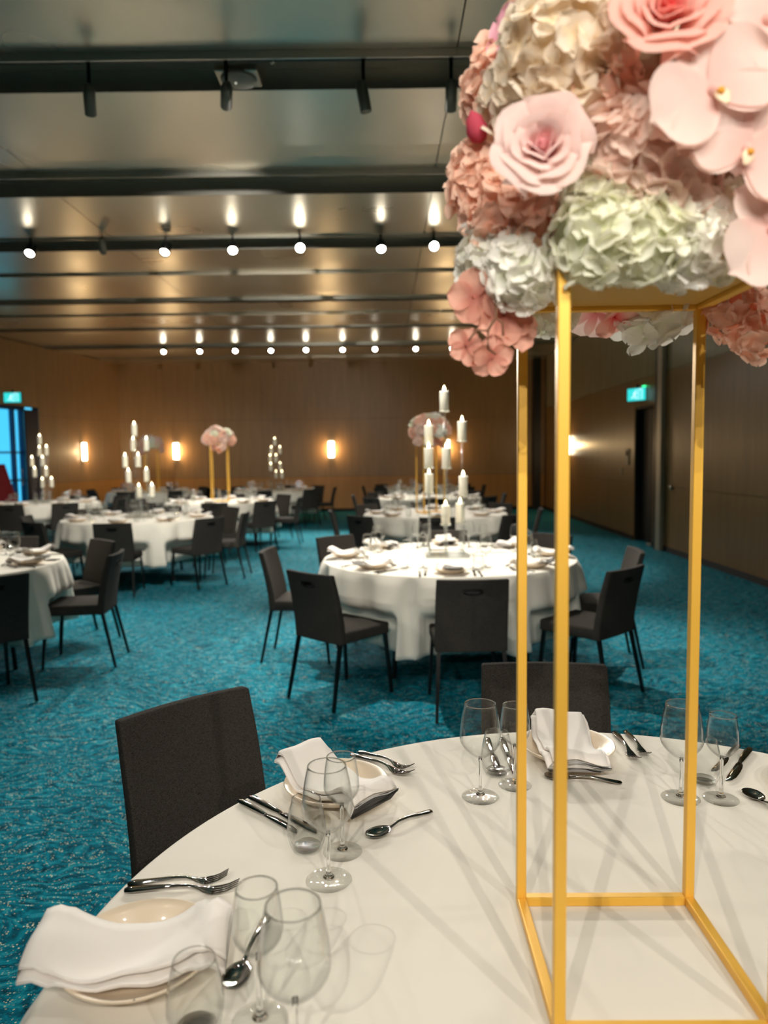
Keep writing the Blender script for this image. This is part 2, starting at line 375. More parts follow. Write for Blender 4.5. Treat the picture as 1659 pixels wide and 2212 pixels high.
MB().box((-.012, -.05, -.08), (0, .05, .08)).obj('cover_plate', mat('pale_plate_small', srgb(150, 125, 95), .4), k3, bevel=.004)
MB().box((-.020, -.02, -.03), (-.012, .02, .03)).obj('rocker', alu, k3)

# left glass doors and the daylight outside
g = MB()
for y in (14.22, 15.84, 16.12): g.box((-.05, y-.03, 0), (.05, y+.03, 2.64))
g.box((-.05, 14.2, 2.58), (.05, 16.2, 2.66)); g.box((-.05, 14.2, 0), (.05, 16.2, .10))
for z in (1.06, 1.66): g.box((-.03, 14.2, z-.02), (.03, 16.2, z+.02))
def leftplace(o, y=15.4):
    # local frame: x across the wall, y along it
    d = Vector((.2, 1, 0)).normalized(); n_ = Vector((1, -.2, 0)).normalized()
    Mx = Matrix((n_, d, Vector((0, 0, 1)))).transposed().to_4x4(); Mx.translation = Vector((xl(y), y, 0)) + n_*(-.08) - d*y
    o.matrix_world = Mx
frame_m = mat('door_frame_blue_grey', srgb(10, 60, 100), .4, metal=.4)
d1 = g.obj('door_2', frame_m); leftplace(d1); d1['kind'] = 'structure'
for (a, b) in ((14.26, 15.80), (15.88, 16.08)):
    for (z0, z1) in ((.1, 1.04), (1.08, 1.64), (1.68, 2.58)): MB().box((-.005, a, z0), (.005, b, z1)).obj('pane', pane_glass, d1)
MB().box((.06, 16.14, .02), (.10, 16.56, 2.60)).obj('door_leaf', navy, d1)
MB().tube([(.12, 15.9, .95), (.15, 15.9, .97), (.15, 15.9, 1.28), (.12, 15.9, 1.30)], .012).obj('pull_handle', alu, d1)
# terrace outside
MB().box((-16, 11, -.12), (xl(16)-.45, 19, -.02)).obj('floor_terrace', deck)['kind'] = 'structure'
rl = thing('terrace_railing', 'thin metal railing on the bright terrace beyond the glass doors', 'railing', (-9.6, 15.5, -.02))
MB().tube([(0, -3, 1.0), (0, 3, 1.0)], .025).obj('top_rail', frame_m, rl); MB().tube([(0, -3, .55), (0, 3, .55)], .015).obj('mid_rail', frame_m, rl)
for k in range(5): MB().tube([(0, -3+1.5*k, 0), (0, -3+1.5*k, 1.0)], .02).obj('baluster', frame_m, rl)
# dark red draped cloth at the left edge
dr = MB(); rings = []
for i in range(9):
    t = i/8; z = 1.42 - 1.40*t; R_ = .10 + .36*t
    rings.append([((R_*(1+.12*math.sin(5*a+1)*t))*math.cos(a), (R_*(1+.12*math.sin(5*a+1)*t))*math.sin(a), z) for a in [2*PI*j/24 for j in range(24)]])
dr.loft(rings)
o = dr.obj('draped_cloth', red_cloth, None, True); o.location = (-7.52, 14.35, 0); tag(o, 'dark red floor length draped cloth in front of the bright glass doors', 'cloth')

# exit signs
def exit_sign(label, loc, rz, mirror=1):
    t = thing('exit_sign', label, 'exit sign', loc, rz)
    MB().box((-.19, -.03, -.11), (.19, .03, .11)).obj('housing', mat('sign_housing', srgb(70, 110, 120), .5), t, bevel=.006)
    f = MB().box((-.18, -.034, -.10), (.18, -.030, .10)).obj('face', sign_face, t)
    s = MB()  # running figure, door outline
    def bar(x0, z0, x1, z1, wd):
        a = Vector((x0*mirror, -.0355, z0)); b = Vector((x1*mirror, -.0355, z1)); d = (b-a).normalized(); q = Vector((-d.z, 0, d.x))*wd
        e = Vector((0, .0015, 0)); s.add([a+q, b+q, b-q, a-q, a+q-e, b+q-e, b-q-e, a-q-e], [(0,1,2,3),(7,6,5,4),(0,4,5,1),(1,5,6,2),(2,6,7,3),(3,7,4,0)])
    bar(-.02, .045, -.04, -.01, .014); bar(-.02, .035, .02, .02, .008); bar(-.03, .035, -.06, .01, .008)
    bar(-.04, -.01, -.005, -.04, .010); bar(-.005, -.04, -.01, -.08, .008); bar(-.04, -.01, -.07, -.05, .010); bar(-.07, -.05, -.10, -.05, .008)
    bar(-.008, .062, -.008, .082, .011)
    bar(.045, -.085, .045, .085, .006); bar(.045, .085, .11, .085, .006); bar(.11, .085, .11, -.085, .006)
    s.obj('running_figure', sign_white, t)
    MB().box((-.02, -.01, .11), (.02, .01, .16)).obj('bracket', black_metal, t)
    return t
exit_sign('glowing green running figure exit sign above the bright glass doors', (xl(15.45)+.25, 15.45, 2.80), -.05)
es = exit_sign('glowing green running figure exit sign above the dark doorway', (xr(12.1)-.10, 12.08, 2.44), -PI/2+.55, 1)
MB().lathe([(0, 0), (.03, 0), (.03, .02), (0, .022)], 12, (.15, -.034, .11)).obj('green_light', led_green, es)

# wall sconces
def sconce(label, loc, rz):
    t = thing('wall_sconce', label, 'wall lamp', loc, rz)
    MB().box((-.05, -.012, -.26), (.05, 0, .26)).obj('back_plate', alu, t, bevel=.003)
    MB().loft([[(.072*math.cos(a), -.06+.05*math.sin(a), z) for a in [2*PI*j/20 for j in range(20)]] for z in (-.21, -.205, .205, .21)]).obj('light_tube', sconce_m, t, True)
    for z in (-.235, .21): MB().box((-.03, -.07, z), (.03, 0, z+.025)).obj('end_cap', alu, t, bevel=.003)
    ld = bpy.data.lights.new('sconce_light', 'POINT'); ld.energy = 16; ld.color = (1, .66, .30); ld.shadow_soft_size = .06
    lo = bpy.data.objects.new('sconce_light', ld); COL.objects.link(lo); lo.parent = t; lo.location = (0, -.16, 0)
    return t
sconce('glowing upright wall sconce on the left wall nearest the corner', (xl(18.1)+.022, 18.1, 1.68), PI/2+.2)
sconce('glowing upright wall sconce on the back wall, left one near the pink flowers', (-5.58, YB-.02, 1.68), 0)
sconce('glowing upright wall sconce on the back wall, middle one with bare wall around', (-1.40, YB-.02, 1.68), 0)
sconce('glowing upright wall sconce on the back wall, behind the tall candelabra', (1.71, YB-.02, 1.68), 0)
sconce('glowing upright wall sconce on the right wall near the far corner', (xr(17.0)-.022, 17.0, 1.68), -PI/2)

# ceiling spotlights
def spotlight(label, loc, aim, watts, lit=True, cone=75, blend=.5, size=.05, group=None, lit2=True):
    loc = Vector(loc); t = thing('track_spotlight', label, 'spotlight', loc, 0, group)
    d = (Vector(aim) - loc).normalized(); q = d.to_track_quat('-Z', 'Y').to_matrix().to_4x4()
    stem = MB().tube([(0, 0, .04), (0, 0, HC+.12-loc.z)], .012, 8).obj('bracket', black_metal, t)
    kf = 1 if lit2 else .68
    h = MB().lathe([(r*kf, z) for r, z in [(.0, .10), (.040, .095), (.056, .06), (.056, -.09), (.052, -.09), (.050, -.06), (0, -.06)]], 20).obj('housing', black_metal if lit2 else fixture_grey, t, True); h.matrix_local = q
    l = MB().lathe([(.0, -.062), (.048*kf, -.062), (.048*kf, -.066), (0, -.068)], 20).obj('lens', lens_m if lit2 else lens_dim, h, True)
    if watts:
        ld = bpy.data.lights.new('spot_light', 'SPOT'); ld.energy = watts; ld.spot_size = math.radians(cone); ld.spot_blend = blend; ld.color = WARM; ld.shadow_soft_size = size
        lo = bpy.data.objects.new('spot_light', ld); COL.objects.link(lo); lo.parent = h; lo.location = (0, 0, -.10)
    return t
names_mid = ['far left', 'second from left', 'third from left', 'fourth from left', 'fifth from left', 'rightmost']
for nm, x, ax, ay in zip(names_mid, (-4.02, -2.47, -1.70, -.93, .0, .61), (-3.6, -2.6, -1.0, .35, .45, .6), (4.9, 5.4, 4.3, 1.2, 4.9, 1.0)):
    spotlight('bright spotlight in the middle ceiling row, %s of the six' % nm, (x, 8.62, 3.90), (ax, ay, .3), W_ROW_MID*(.30 if ay < 2 else 1), cone=62)
names_back = ['leftmost', 'second', 'third', 'fourth', 'fifth', 'sixth', 'seventh', 'eighth', 'ninth']
for i, x in enumerate((-4.66, -3.89, -3.13, -2.37, -1.62, -.84, -.15, .72, 1.50)):
    spotlight('small bright spotlight in the back ceiling row, %s from the left' % names_back[i], (x*1.069, 16.95, 3.95), (x*.9, 11.2+.6*(i % 2), .3), W_FAR, cone=62)
# dim fittings of the near strip: they point away from the camera
for nm, x, ax, ay in (('leftmost', -1.88, -3.0, 8.5), ('middle', -.10, .5, 5.4), ('rightmost', .47, .65, 9.3)):
    spotlight('dark cylindrical ceiling spotlight in the nearest strip, %s' % nm, (x, 4.95, 3.82), (ax, ay, .5), W_ROW_NEAR, cone=60, lit2=False)
spotlight('dark spotlight in front of the round ceiling speaker', (-.99, 4.95, 3.84), (-2.8, 12.3, 1.2), 600, cone=60, lit2=False)
spotlight('dim small spotlight beside the leftmost bright one', (-3.2, 8.62, 3.93), (-4.4, 13.6, .9), 480, cone=60, lit2=False)
# strip behind the camera, aimed at the foreground table and its flowers
for nm, x, ax, ay, ww in (('left', -1.4, .25, 1.1, 1.2), ('centre left', -.35, .35, 1.0, 1), ('centre right', .9, .4, 1.0, 1.1), ('right', 2.3, .5, 1.0, 1)):
    spotlight('spotlight of the strip behind the camera, %s one' % nm, (x, -2.6, 3.95), (ax, ay, 1.45), W_REAR*ww, cone=34, blend=.8, size=.02, lit2=False)
for nm, x, ax, ay in (('left', -1.5, -.1, 1.0), ('middle', .1, .3, 1.2), ('right', 2.1, .6, 1.0)):
    spotlight('spotlight of the strip above the foreground table, %s one' % nm, (x, 1.3, 3.95), (ax, ay, .75), W_ROW_BACK, cone=46, blend=.6, size=.02, lit2=False)
spotlight('spotlight of the strip above the foreground table, far left one', (-2.7, 1.3, 3.95), (.1, 4.6, .3), 150, cone=40, blend=.5, size=.02, lit2=False)
spotlight('spotlight of the strip above the foreground table, leftmost one', (-3.6, 1.3, 3.95), (-3.0, 4.6, .3), 90, cone=40, blend=.5, size=.02, lit2=False)
for nm, x in (('left', -1.0), ('middle', .5), ('right', 2.0)):  # added fill lamps, out of view, brightening the foreground flowers from a low angle
    spotlight('added fill spotlight for the flowers, far behind the camera, %s one' % nm, (x, -6.4, 3.95), (.22, .95, 2.02), 330, cone=13, blend=.7, size=.03, lit2=False)
# middle row goes on to the right, hidden behind the foreground flowers
for nm, x, ax, ay in (('seventh', 1.45, 1.3, 4.9), ('eighth', 2.3, 1.6, 5.4), ('ninth', 3.1, 2.0, 9.5)):
    spotlight('bright spotlight of the middle ceiling row behind the large flower ball, %s from the left' % nm, (x, 8.62, 3.95), (ax, ay, .8), W_ROW_MID*.45, cone=60)
# small fittings: speaker, sensors
t = thing('ceiling_speaker', 'round grey ceiling speaker on a dark square plate in the nearest strip', 'speaker', (-.93, 5.07, 3.99))
MB().box((-.14, -.11, .01), (.14, .11, .06)).obj('mounting_plate', slot_dark, t, bevel=.01)
MB().lathe([(0, -.012), (.10, -.010), (.118, 0), (.12, .02), (0, .02)], 32).obj('grille', mat('speaker_grille', srgb(110, 108, 96), .5), t, True)
MB().lathe([(0, -.02), (.007, -.018), (.008, -.01), (0, -.01)], 12, (-.02, 0, 0)).obj('indicator', emit('indicator', (1, 1, .8, 1), .6), t, True)
SP = Proto(lambda: (lambda t: (MB().lathe([(0, 0), (.02, 0), (.022, -.03), (.008, -.035), (.006, -.07), (.018, -.075), (.018, -.08), (0, -.08)], 12).obj('nozzle', alu, t, True), t)[1])(thing('sprinkler', '', 'sprinkler')))
SP.put((-.70, 5.05, HC+.14-.02), 0, 'small ceiling sprinkler just right of the round speaker')
for nm, x in (('first from left', -3.05), ('second from left', -1.98), ('third from left', -.85), ('fourth from left', .32)):
    SP.put((x, 7.05, HC+.16), 0, 'tiny ceiling sprinkler in the second dark strip, ' + nm)
o = MB().lathe([(0, 0), (.10, 0), (.11, -.01), (.09, -.03), (0, -.034)], 24).obj('smoke_detector', black_metal, None, True); o.location = (-3.0, 8.95, HC+.16)
tag(o, 'flat dark round disc on the ceiling beside the dim spotlight', 'detector')

# ------------------------------------------------------------------ chairs
def build_chair():
    t = thing('dining_chair', '', 'chair')
    zs = [.385, .42, .50, .60, .68, .712, .722, .730, .745, .753, .763, .785, .80, .808]
    xs = [-.205, -.19, -.12, -.07, -.058, -.046, -.02, .02, .046, .058, .07, .12, .19, .205]
    def yb(z, x):
        q = max(0, (z-.42)/.38); return -.205 - .085*q**1.35 + .022*(x/.2)**2*(.3+.7*q)
    m = MB(); nx, nz = len(xs), len(zs); V = []
    pocket = set()
    for k, z in enumerate(zs):
        for i, x in enumerate(xs):
            y = yb(z, x)
            if abs(x) < .047 and .728 < z < .75: y += .024; pocket.add((k, i))
            V.append((x*(1 - .02*(k/(nz-1))), y, z))
    F = [(k*nx+i, k*nx+i+1, (k+1)*nx+i+1, (k+1)*nx+i) for k in range(nz-1) for i in range(nx-1)]
    off = len(V)
    for k, z in enumerate(zs):
        for i, x in enumerate(xs):
            th = .045 - .010*max(0, (z-.5)/.3); V.append((x*(1 - .02*(k/(nz-1))), yb(z, x)+th, z))
    F += [(off+(k+1)*nx+i, off+(k+1)*nx+i+1, off+k*nx+i+1, off+k*nx+i) for k in range(nz-1) for i in range(nx-1)]
    for i in range(nx-1):
        F += [(i, off+i, off+i+1, i+1), ((nz-1)*nx+i+1, off+(nz-1)*nx+i+1, off+(nz-1)*nx+i, (nz-1)*nx+i)]
    for k in range(nz-1):
        F += [(k*nx, (k+1)*nx, off+(k+1)*nx, off+k*nx), (k*nx+nx-1, off+k*nx+nx-1, off+(k+1)*nx+nx-1, (k+1)*nx+nx-1)]
    m.add(V, F); bk = m.obj('backrest', fabric, t, True); add_bevel(bk, .010, 3, 60)
    # pocket liner
    pl = MB(); ring = [(.052*math.cos(a), .014*math.sin(a)) for a in [2*PI*j/20 for j in range(20)]]
    yy = yb(.738, 0)
    pl.loft([[(x*1.12, yy-.002+.002*(abs(x)/.05), .738+z*1.15) for x, z in ring], [(x, yy-.003, .738+z) for x, z in ring], [(x*.92, yy+.021, .738+z*.9) for x, z in ring]], caps=False)
    pl.add([(x*.92, yy+.0205, .738+z*.9) for x, z in ring], [tuple(range(20))]); pl.obj('handle_recess', black_plastic, t)
    s = MB(); s.box((-.205, -.165, .385), (.205, .225, .458)); st = s.obj('seat', fabric, t, True); add_bevel(st, .014, 3, 30)
    for sx in (-1, 1):
        for sy in (-1, 1):
            x0, y0 = sx*.185, (.20 if sy > 0 else -.185); x1, y1 = sx*.205, (.235 if sy > 0 else -.265)
            rings = []
            for (x, y, z, h) in ((x0, y0, .387, .011), (x1, y1, .004, .0085)):
                rings.append([(x-h, y-h, z), (x+h, y-h, z), (x+h, y+h, z), (x-h, y+h, z)])
            l = MB().loft(rings).obj('leg', black_metal, t)
    return t
CH = Proto(build_chair)

# ------------------------------------------------------------------ tables
SEAT = {-135: 'near left', -90: 'near', -45: 'near right', 0: 'right', 45: 'far right', 90: 'far', 135: 'far left', 180: 'left'}
R_T = .915
def cloth_mesh(chairs, seed, wrinkle=0.0, nth=288):
    rnd = random.Random(seed); m = MB(); rings = []
    ph = [rnd.uniform(0, 2*PI) for _ in range(6)]
    th = [2*PI*j/nth for j in range(nth)]
    def fold(a):
        v = .62*(2*abs(math.sin(7*a+ph[0]+.5*math.sin(3*a+ph[1])))-1.1) + .38*(2*abs(math.sin(12*a+ph[2]+.6*math.sin(2*a+ph[3])))-1.1)
        return v
    for r in (.03, .15, .3, .45, .6, .72, .82, .88, R_T-.012):
        rings.append([(r*math.cos(a), r*math.sin(a), .750 + wrinkle*(math.sin(9*r*math.cos(a)+ph[0])*math.sin(13*r*math.sin(a)+ph[1]))*min(1, (R_T-.02-r)*20)) for a in th])
    rings.append([((R_T-.003)*math.cos(a), (R_T-.003)*math.sin(a), .747) for a in th])
    rings.append([(R_T*math.cos(a), R_T*math.sin(a), .741) for a in th])
    nz = 16; drop = .485
    for k in range(1, nz+1):
        s = k/nz; ring = []
        for a in th:
            f = fold(a); z = .741 - s*drop*(1 + .03*math.sin(4*a+ph[5])) ; r = R_T + .006 + .085*s + .060*(s**.5)*f
            for c in chairs:
                d = (a-c+PI) % (2*PI) - PI; t = abs(math.sin(d))*.85
                if abs(d) < 1 and t < .27:
                    kk = min(1, max(0, (.27-t)/.055)); zz = min(1, max(0, (.54-z)/.07)); kk = kk*kk*(3-2*kk)*zz
                    lim = .805/math.cos(d)
                    r = r*(1-kk) + min(r, lim + .014*f*s)*kk
            ring.append((r*math.cos(a), r*math.sin(a), z))
        rings.append(ring)
    vs = [p for r in rings for p in r]; n = nth
    fs = [(i*n+j, i*n+(j+1) % n, (i+1)*n+(j+1) % n, (i+1)*n+j) for i in range(len(rings)-1) for j in range(n)]
    fs.append(tuple(range(n)))
    m.add(vs, fs); return m
def build_table():
    t = thing('round_table', '', 'table')
    MB().lathe([(0, .748), (.905, .748), (.912, .740), (.905, .722), (0, .722)], 64).obj('tabletop', mat('plywood', srgb(120, 92, 60), .6), t)
    for sx in (-1, 1):
        for sy in (-1, 1): MB().tube([(sx*.42, sy*.42, .722), (sx*.46, sy*.46, 0)], .016, 10).obj('leg', black_metal, t)
    for sx in (-1, 1): MB().tube([(sx*.428, -.428, .60), (sx*.428, .428, .60)], .011, 8).obj('cross_bar', black_metal, t)
    return t
TB = Proto(build_table)

# ---- tableware
def lathe_closed(prof_out, prof_in, n=36): return MB().lathe(prof_out + prof_in[::-1], n)
def build_wine(scale_h, rb, rr, foot, stem_h, total, name, lowpoly=False):
    n = 20 if lowpoly else 48
    t = thing(name, '', 'glass')
    # bowl profile
    out = []; K = 8 if lowpoly else 18
    for i in range(K+1):
        s = i/K; z = stem_h + (total-stem_h)*s
        if s < .38: r = .005 + (rb-.005)*math.sin(s/.38*PI/2)**.85
        else: r = rb + (rr-rb)*((s-.38)/.62)**1.7
        out.append((max(r, .004), z))
    inn = [(max(r-.0011, .0015), z+.0022*(1-i/K)) for i, (r, z) in enumerate(out)]
    b = MB().lathe(out + inn[::-1], n); b.obj('bowl', thin_glass, t, True)
    MB().lathe([(rr-.0006+.0011*math.cos(a), total+.0009*math.sin(a)) for a in [2*PI*j/8 for j in range(8)]], n, close=True).obj('rim', solid_glass, t, True)
    st = [(.0042, stem_h+.003), (.0036, stem_h-.01), (.0032, stem_h*.6), (.0034, stem_h*.3), (.0055, .013), (.010, .0075)]
    MB().lathe([(0, stem_h+.004)] + st + [(.0102, .0068), (0, .0068)], 16).obj('stem', solid_glass, t, True)
    MB().lathe([(.0, .0070), (.012, .0058), (foot*.6, .0030), (foot-.002, .0022), (foot, .0014), (foot-.001, .0004), (0, .0004)], n).obj('foot', foot_glass, t, True)
    return t
BIG = Proto(lambda: build_wine(1, .0445, .0335, .0405, .087, .208, 'wine_glass'))
SML = Proto(lambda: build_wine(1, .0335, .0270, .0370, .092, .185, 'small_wine_glass'))
def build_tumbler():
    t = thing('stemless_tumbler', '', 'glass')
    out = [(.0245, .0), (.027, .002), (.0325, .014), (.0365, .032), (.0368, .045), (.034, .070), (.0285, .094), (.0272, .100)]
    inn = [(0.001, .012), (.024, .0125), (.0300, .019), (.0350, .034), (.0355, .045), (.0328, .070), (.0273, .094), (.0262, .0998)]
    MB().lathe([(.001, .003), (.022, .003)] + out + inn[::-1], 44).obj('bowl', thin_glass, t, True)
    MB().lathe([(0, .0115), (.023, .0115), (.0265, .009), (.0245, .0035), (0, .0035)], 32).obj('thick_base', foot_glass, t, True)
    return t
TUM = Proto(build_tumbler)
# one-mesh versions for the tables further back
def simple_glass(name, parts):
    mb = MB()
    for prof in parts: mb.lathe(prof, 16)
    me = mb.mesh(name, far_glass, True)
    def b():
        o = link_mesh(name, me); o['category'] = 'glass'; return o
    return Proto(b)
def wine_prof(rb, rr, foot, sh, tot): return [[(.004, sh), (rb*.7, sh+.012), (rb, sh+.042), (rb*.93, sh+.08), (rr, tot)], [(.005, sh), (.0045, .01), (.012, .006), (foot, .002), (foot, .001)]]
BIG_F = simple_glass('wine_glass', wine_prof(.0445, .0335, .0405, .087, .208))
SML_F = simple_glass('small_wine_glass', wine_prof(.0335, .027, .037, .092, .185))
TUM_F = simple_glass('stemless_tumbler', [[(.001, .01), (.024, .01)], [(.0245, .001), (.0365, .032), (.036, .05), (.0272, .1)]])

def build_plate():
    o = MB().lathe([(0, .003), (.05, .003), (.052, 0), (.057, 0), (.060, .004), (.085, .012), (.103, .023), (.1125, .032), (.114, .0345), (.112, .0355), (.100, .027), (.083, .0165), (.060, .0085), (.04, .0070), (0, .0065)], 64).obj('stoneware_plate', plate_m, None, True)
    o['category'] = 'plate'; return o
PL = Proto(build_plate)
def napkin_mesh(seed, far=False):
    rnd = random.Random(seed); wd = .066; Ln = .275; th = .0022
    # folded section across the width: four layers with rolled edges
    path = []
    def seg(u0, u1, z, n=7): return [(u0+(u1-u0)*i/n, z) for i in range(n+1)]
    path += seg(.045, -wd, 0) + [(-wd-.004, .002), (-wd-.004, .005)] + seg(-wd, wd, .0065) + [(wd+.003, .0085), (wd+.003, .0110)] + seg(wd, -wd+.012, .0125) + [(-wd+.008, .0145), (-wd+.008, .0170)] + seg(-wd+.012, wd-.004, .0185)
    if far: path = [(-wd, 0), (wd, 0), (wd+.004, .006), (wd, .012), (-wd, .012)]; th = .004
    n = 8 if far else 26; rings = []
    p1, p2, p3 = rnd.uniform(0, 6), rnd.uniform(0, 6), rnd.uniform(-.12, .12)
    for i in range(n+1):
        s = -Ln/2 + Ln*i/n        # +s points away from the table centre
        q = abs(s)/(Ln/2)
        zb = .0120 + .0245*min(1, max(0, (abs(s)-.03)/.085))**1.3
        if abs(s) > .118: zb = .0365 - (abs(s)-.118)*(.9 if s < 0 else .35)
        if s > .06: zb += (s-.06)*.16 * (1+.3*math.sin(p1))
        ring = []; top = []
        for (u, z) in path:
            uu = u*(1+.05*math.sin(9*s*4+p1)) + .010*math.sin(14*s+p2) + p3*s
            rad = math.hypot(s, uu); lift = 0
            if rad > .095: lift = min(.0, 0)
            cz = .016*max(0, min(1, (abs(uu)-.03)/.06))*(1-q) * .9
            rc = math.hypot(s, uu); pf = [(0, .0065), (.04, .0070), (.06, .0085), (.083, .0165), (.10, .027), (.113, .0362), (.118, .0362), (.16, .0)]
            ph_ = next(a1[1]+(b1[1]-a1[1])*(rc-a1[0])/(b1[0]-a1[0]) for a1, b1 in zip(pf, pf[1:]) if rc <= b1[0] or b1 is pf[-1])
            zz = max(zb + cz, ph_+.003) + z*(1+.35*math.sin(7*s*3+p2+u*20)) + .0025*math.sin(u*60+s*30+p1)
            ring.append((uu, s, zz)); top.append((uu, s, zz+th))
        rings.append(ring + top[::-1])
    m = MB().loft(rings); return m.mesh('napkin', nap_m, True)
NAP = [napkin_mesh(k) for k in range(4)]; NAPF = [napkin_mesh(k+9, True) for k in range(2)]
def put_mesh(name, me, loc, rz, label, cat, group=None):
    o = link_mesh(name, me); o.location = loc; o.rotation_euler = (0, 0, rz); return tag(o, label, cat, group)
# cutlery: long axis +Y is the handle end, origin at the middle
def section(y, z, hw, ht, n=10, flat=.0):
    return [(hw*math.cos(2*PI*j/n), y, z+ht*math.sin(2*PI*j/n)) for j in range(n)]
def fork_mesh(sc_=1.0):
    m = MB()
    st = [(.100, .0050, .0035, .0022), (.097, .0052, .0090, .0030), (.085, .0058, .0105, .0034), (.06, .0080, .0085, .0032), (.03, .0105, .0058, .0030), (.005, .0125, .0038, .0028), (-.015, .0120, .0036, .0024), (-.028, .0090, .0060, .0017), (-.038, .0060, .0105, .0014), (-.050, .0042, .0128, .0013), (-.056, .0042, .0128, .0012)]
    m.loft([section(y, z, w_, t_) for y, z, w_, t_ in st])
    for k in range(4):
        x = -.0102 + .0068*k
        m.loft([[(x+dx*f, y, z+dz) for dx, dz in ((-.0022, -.0011), (.0022, -.0011), (.0022, .0011), (-.0022, .0011))] for y, z, f in ((-.052, .0042, 1), (-.066, .0060, .85), (-.080, .0100, .7), (-.092, .0160, .45), (-.097, .0185, .2))])
    for i, p in enumerate(m.v): m.v[i] = (p[0]*sc_, p[1]*sc_, p[2])
    return m.mesh('dinner_fork', steel, True)
def knife_mesh(sc_=1.0):
    m = MB()
    st = [(.118, .0055, .004, .002), (.115, .0055, .0085, .0036), (.10, .0055, .0095, .0045), (.06, .0055, .0085, .0045), (.025, .0055, .0065, .004), (.012, .0055, .0050, .0038), (.008, .0045, .0055, .0030)]
    m.loft([section(y, z, w_, t_) for y, z, w_, t_ in st])
    bl = [(.010, -.0045, .0045), (.0, -.0060, .0085), (-.02, -.0065, .0115), (-.05, -.0065, .0125), (-.08, -.0065, .0115), (-.10, -.0060, .0070), (-.108, -.0050, .0010), (-.111, -.0030, -.0018)]
    m.loft([[(a, y, .0040), (b, y, .0046), (b, y, .0052), (a, y, .0062)] for y, a, b in bl])
    for i, p in enumerate(m.v): m.v[i] = (p[0]*sc_, p[1]*sc_, p[2])
    return m.mesh('table_knife', steel, True)
def spoon_mesh():
    m = MB()
    st = [(.086, .0050, .003, .002), (.083, .0052, .0080, .0028), (.07, .0062, .0088, .0030), (.045, .0095, .0065, .0030), (.02, .0130, .0042, .0028), (-.005, .0130, .0032, .0026), (-.022, .0085, .0036, .0020), (-.030, .0070, .006, .0014)]
    m.loft([section(y, z, w_, t_) for y, z, w_, t_ in st])
    nr, nt = 6, 24; vs = []; 
    for lay in (0, 1):
        for i in range(nr+1):
            r = i/nr
            for j in range(nt):
                a = 2*PI*j/nt; y = -.056 + .0285*r*math.sin(a); x = .0195*r*math.cos(a)*(1-.12*math.sin(a)); z = .0012 + .0078*r**2.2
                vs.append((x, y, z + (.0011 if lay == 0 else 0)))
    fs = []
    for lay in (0, 1):
        o_ = lay*(nr+1)*nt
        for i in range(nr):
            for j in range(nt): fs.append((o_+i*nt+j, o_+i*nt+(j+1) % nt, o_+(i+1)*nt+(j+1) % nt, o_+(i+1)*nt+j))
    e0, e1 = nr*nt, (2*nr+1)*nt
    for j in range(nt): fs.append((e0+j, e0+(j+1) % nt, e1+(j+1) % nt, e1+j))
    m.add(vs, fs); return m.mesh('dessert_spoon', steel, True)
FORK, FORK_S, KNIFE, KNIFE_S, SPOON = fork_mesh(1.0), fork_mesh(.88), knife_mesh(1.0), knife_mesh(.88), spoon_mesh()

TABLES = [  # key, x, y, phrase, chair jitter seed, seats shown, detail
 ('B', .47, 5.32, 'centre candelabra table', 1, [-135, -90, -45, 0, 45, 90, 135, 180], 2),
 ('F', -3.30, 5.22, 'left edge table', 2, [-45, 0, 45, 90, -90], 2),
 ('C', -3.10, 9.20, 'mid left candelabra table', 3, [-135, -90, -45, 0, 45, 90, 135, 180], 1),
 ('D', .66, 9.40, 'centre flower stand table', 4, [-135, -90, -45, 0, 45, 90, 135, 180], 1),
 ('G', -5.90, 12.65, 'far left candelabra table', 5, [-135, -90, -45, 0, 45, 90], 1),
 ('H', -2.80, 12.50, 'left flower stand table', 6, [-135, -90, -45, 0, 45, 90, 135, 180], 1),
 ('E', .80, 12.90, 'right table third from the camera', 7, [-135, -90, -45, 0, 45, 90, 135, 180], 1),
 ('I', -2.44, 16.40, 'farthest candelabra table', 8, [-135, -90, -45, 0, 45, 90, 135, 180], 1),
 ('J', -5.30, 16.60, 'farthest flower stand table', 9, [-135, -90, -45, 0, 45, 90, 135, 180], 1),
 ('K', .90, 16.60, 'farthest right table', 10, [-135, -90, -45, 0, 45, 90, 135, 180], 1),
]
ANG = {  # measured directions / radial distance of the chair (back top) where the photo shows them
 'B': {-135: (-132, 1.40), -90: (-89.5, 1.36), -45: (-45, 1.42), 0: (-7, 1.36), 45: (43, 1.33), 90: (86, 1.33), 135: (133, 1.33), 180: (176, 1.38)},
 'F': {-45: (-43, 1.38), 0: (6, 1.36), 45: (47, 1.36)},
 'C': {-90: (-82, 1.45), -45: (-37, 1.42), 0: (-3, 1.40), 180: (-170, 1.36), -135: (-125, 1.42)},
 'D': {-135: (-132, 1.44), 180: (-173, 1.37), -45: (-52, 1.40), 0: (-10, 1.36)},
 'H': {-90: (-81, 1.42), -45: (-48, 1.44)}, 'G': {-90: (-85, 1.4), -45: (-52, 1.42)}}
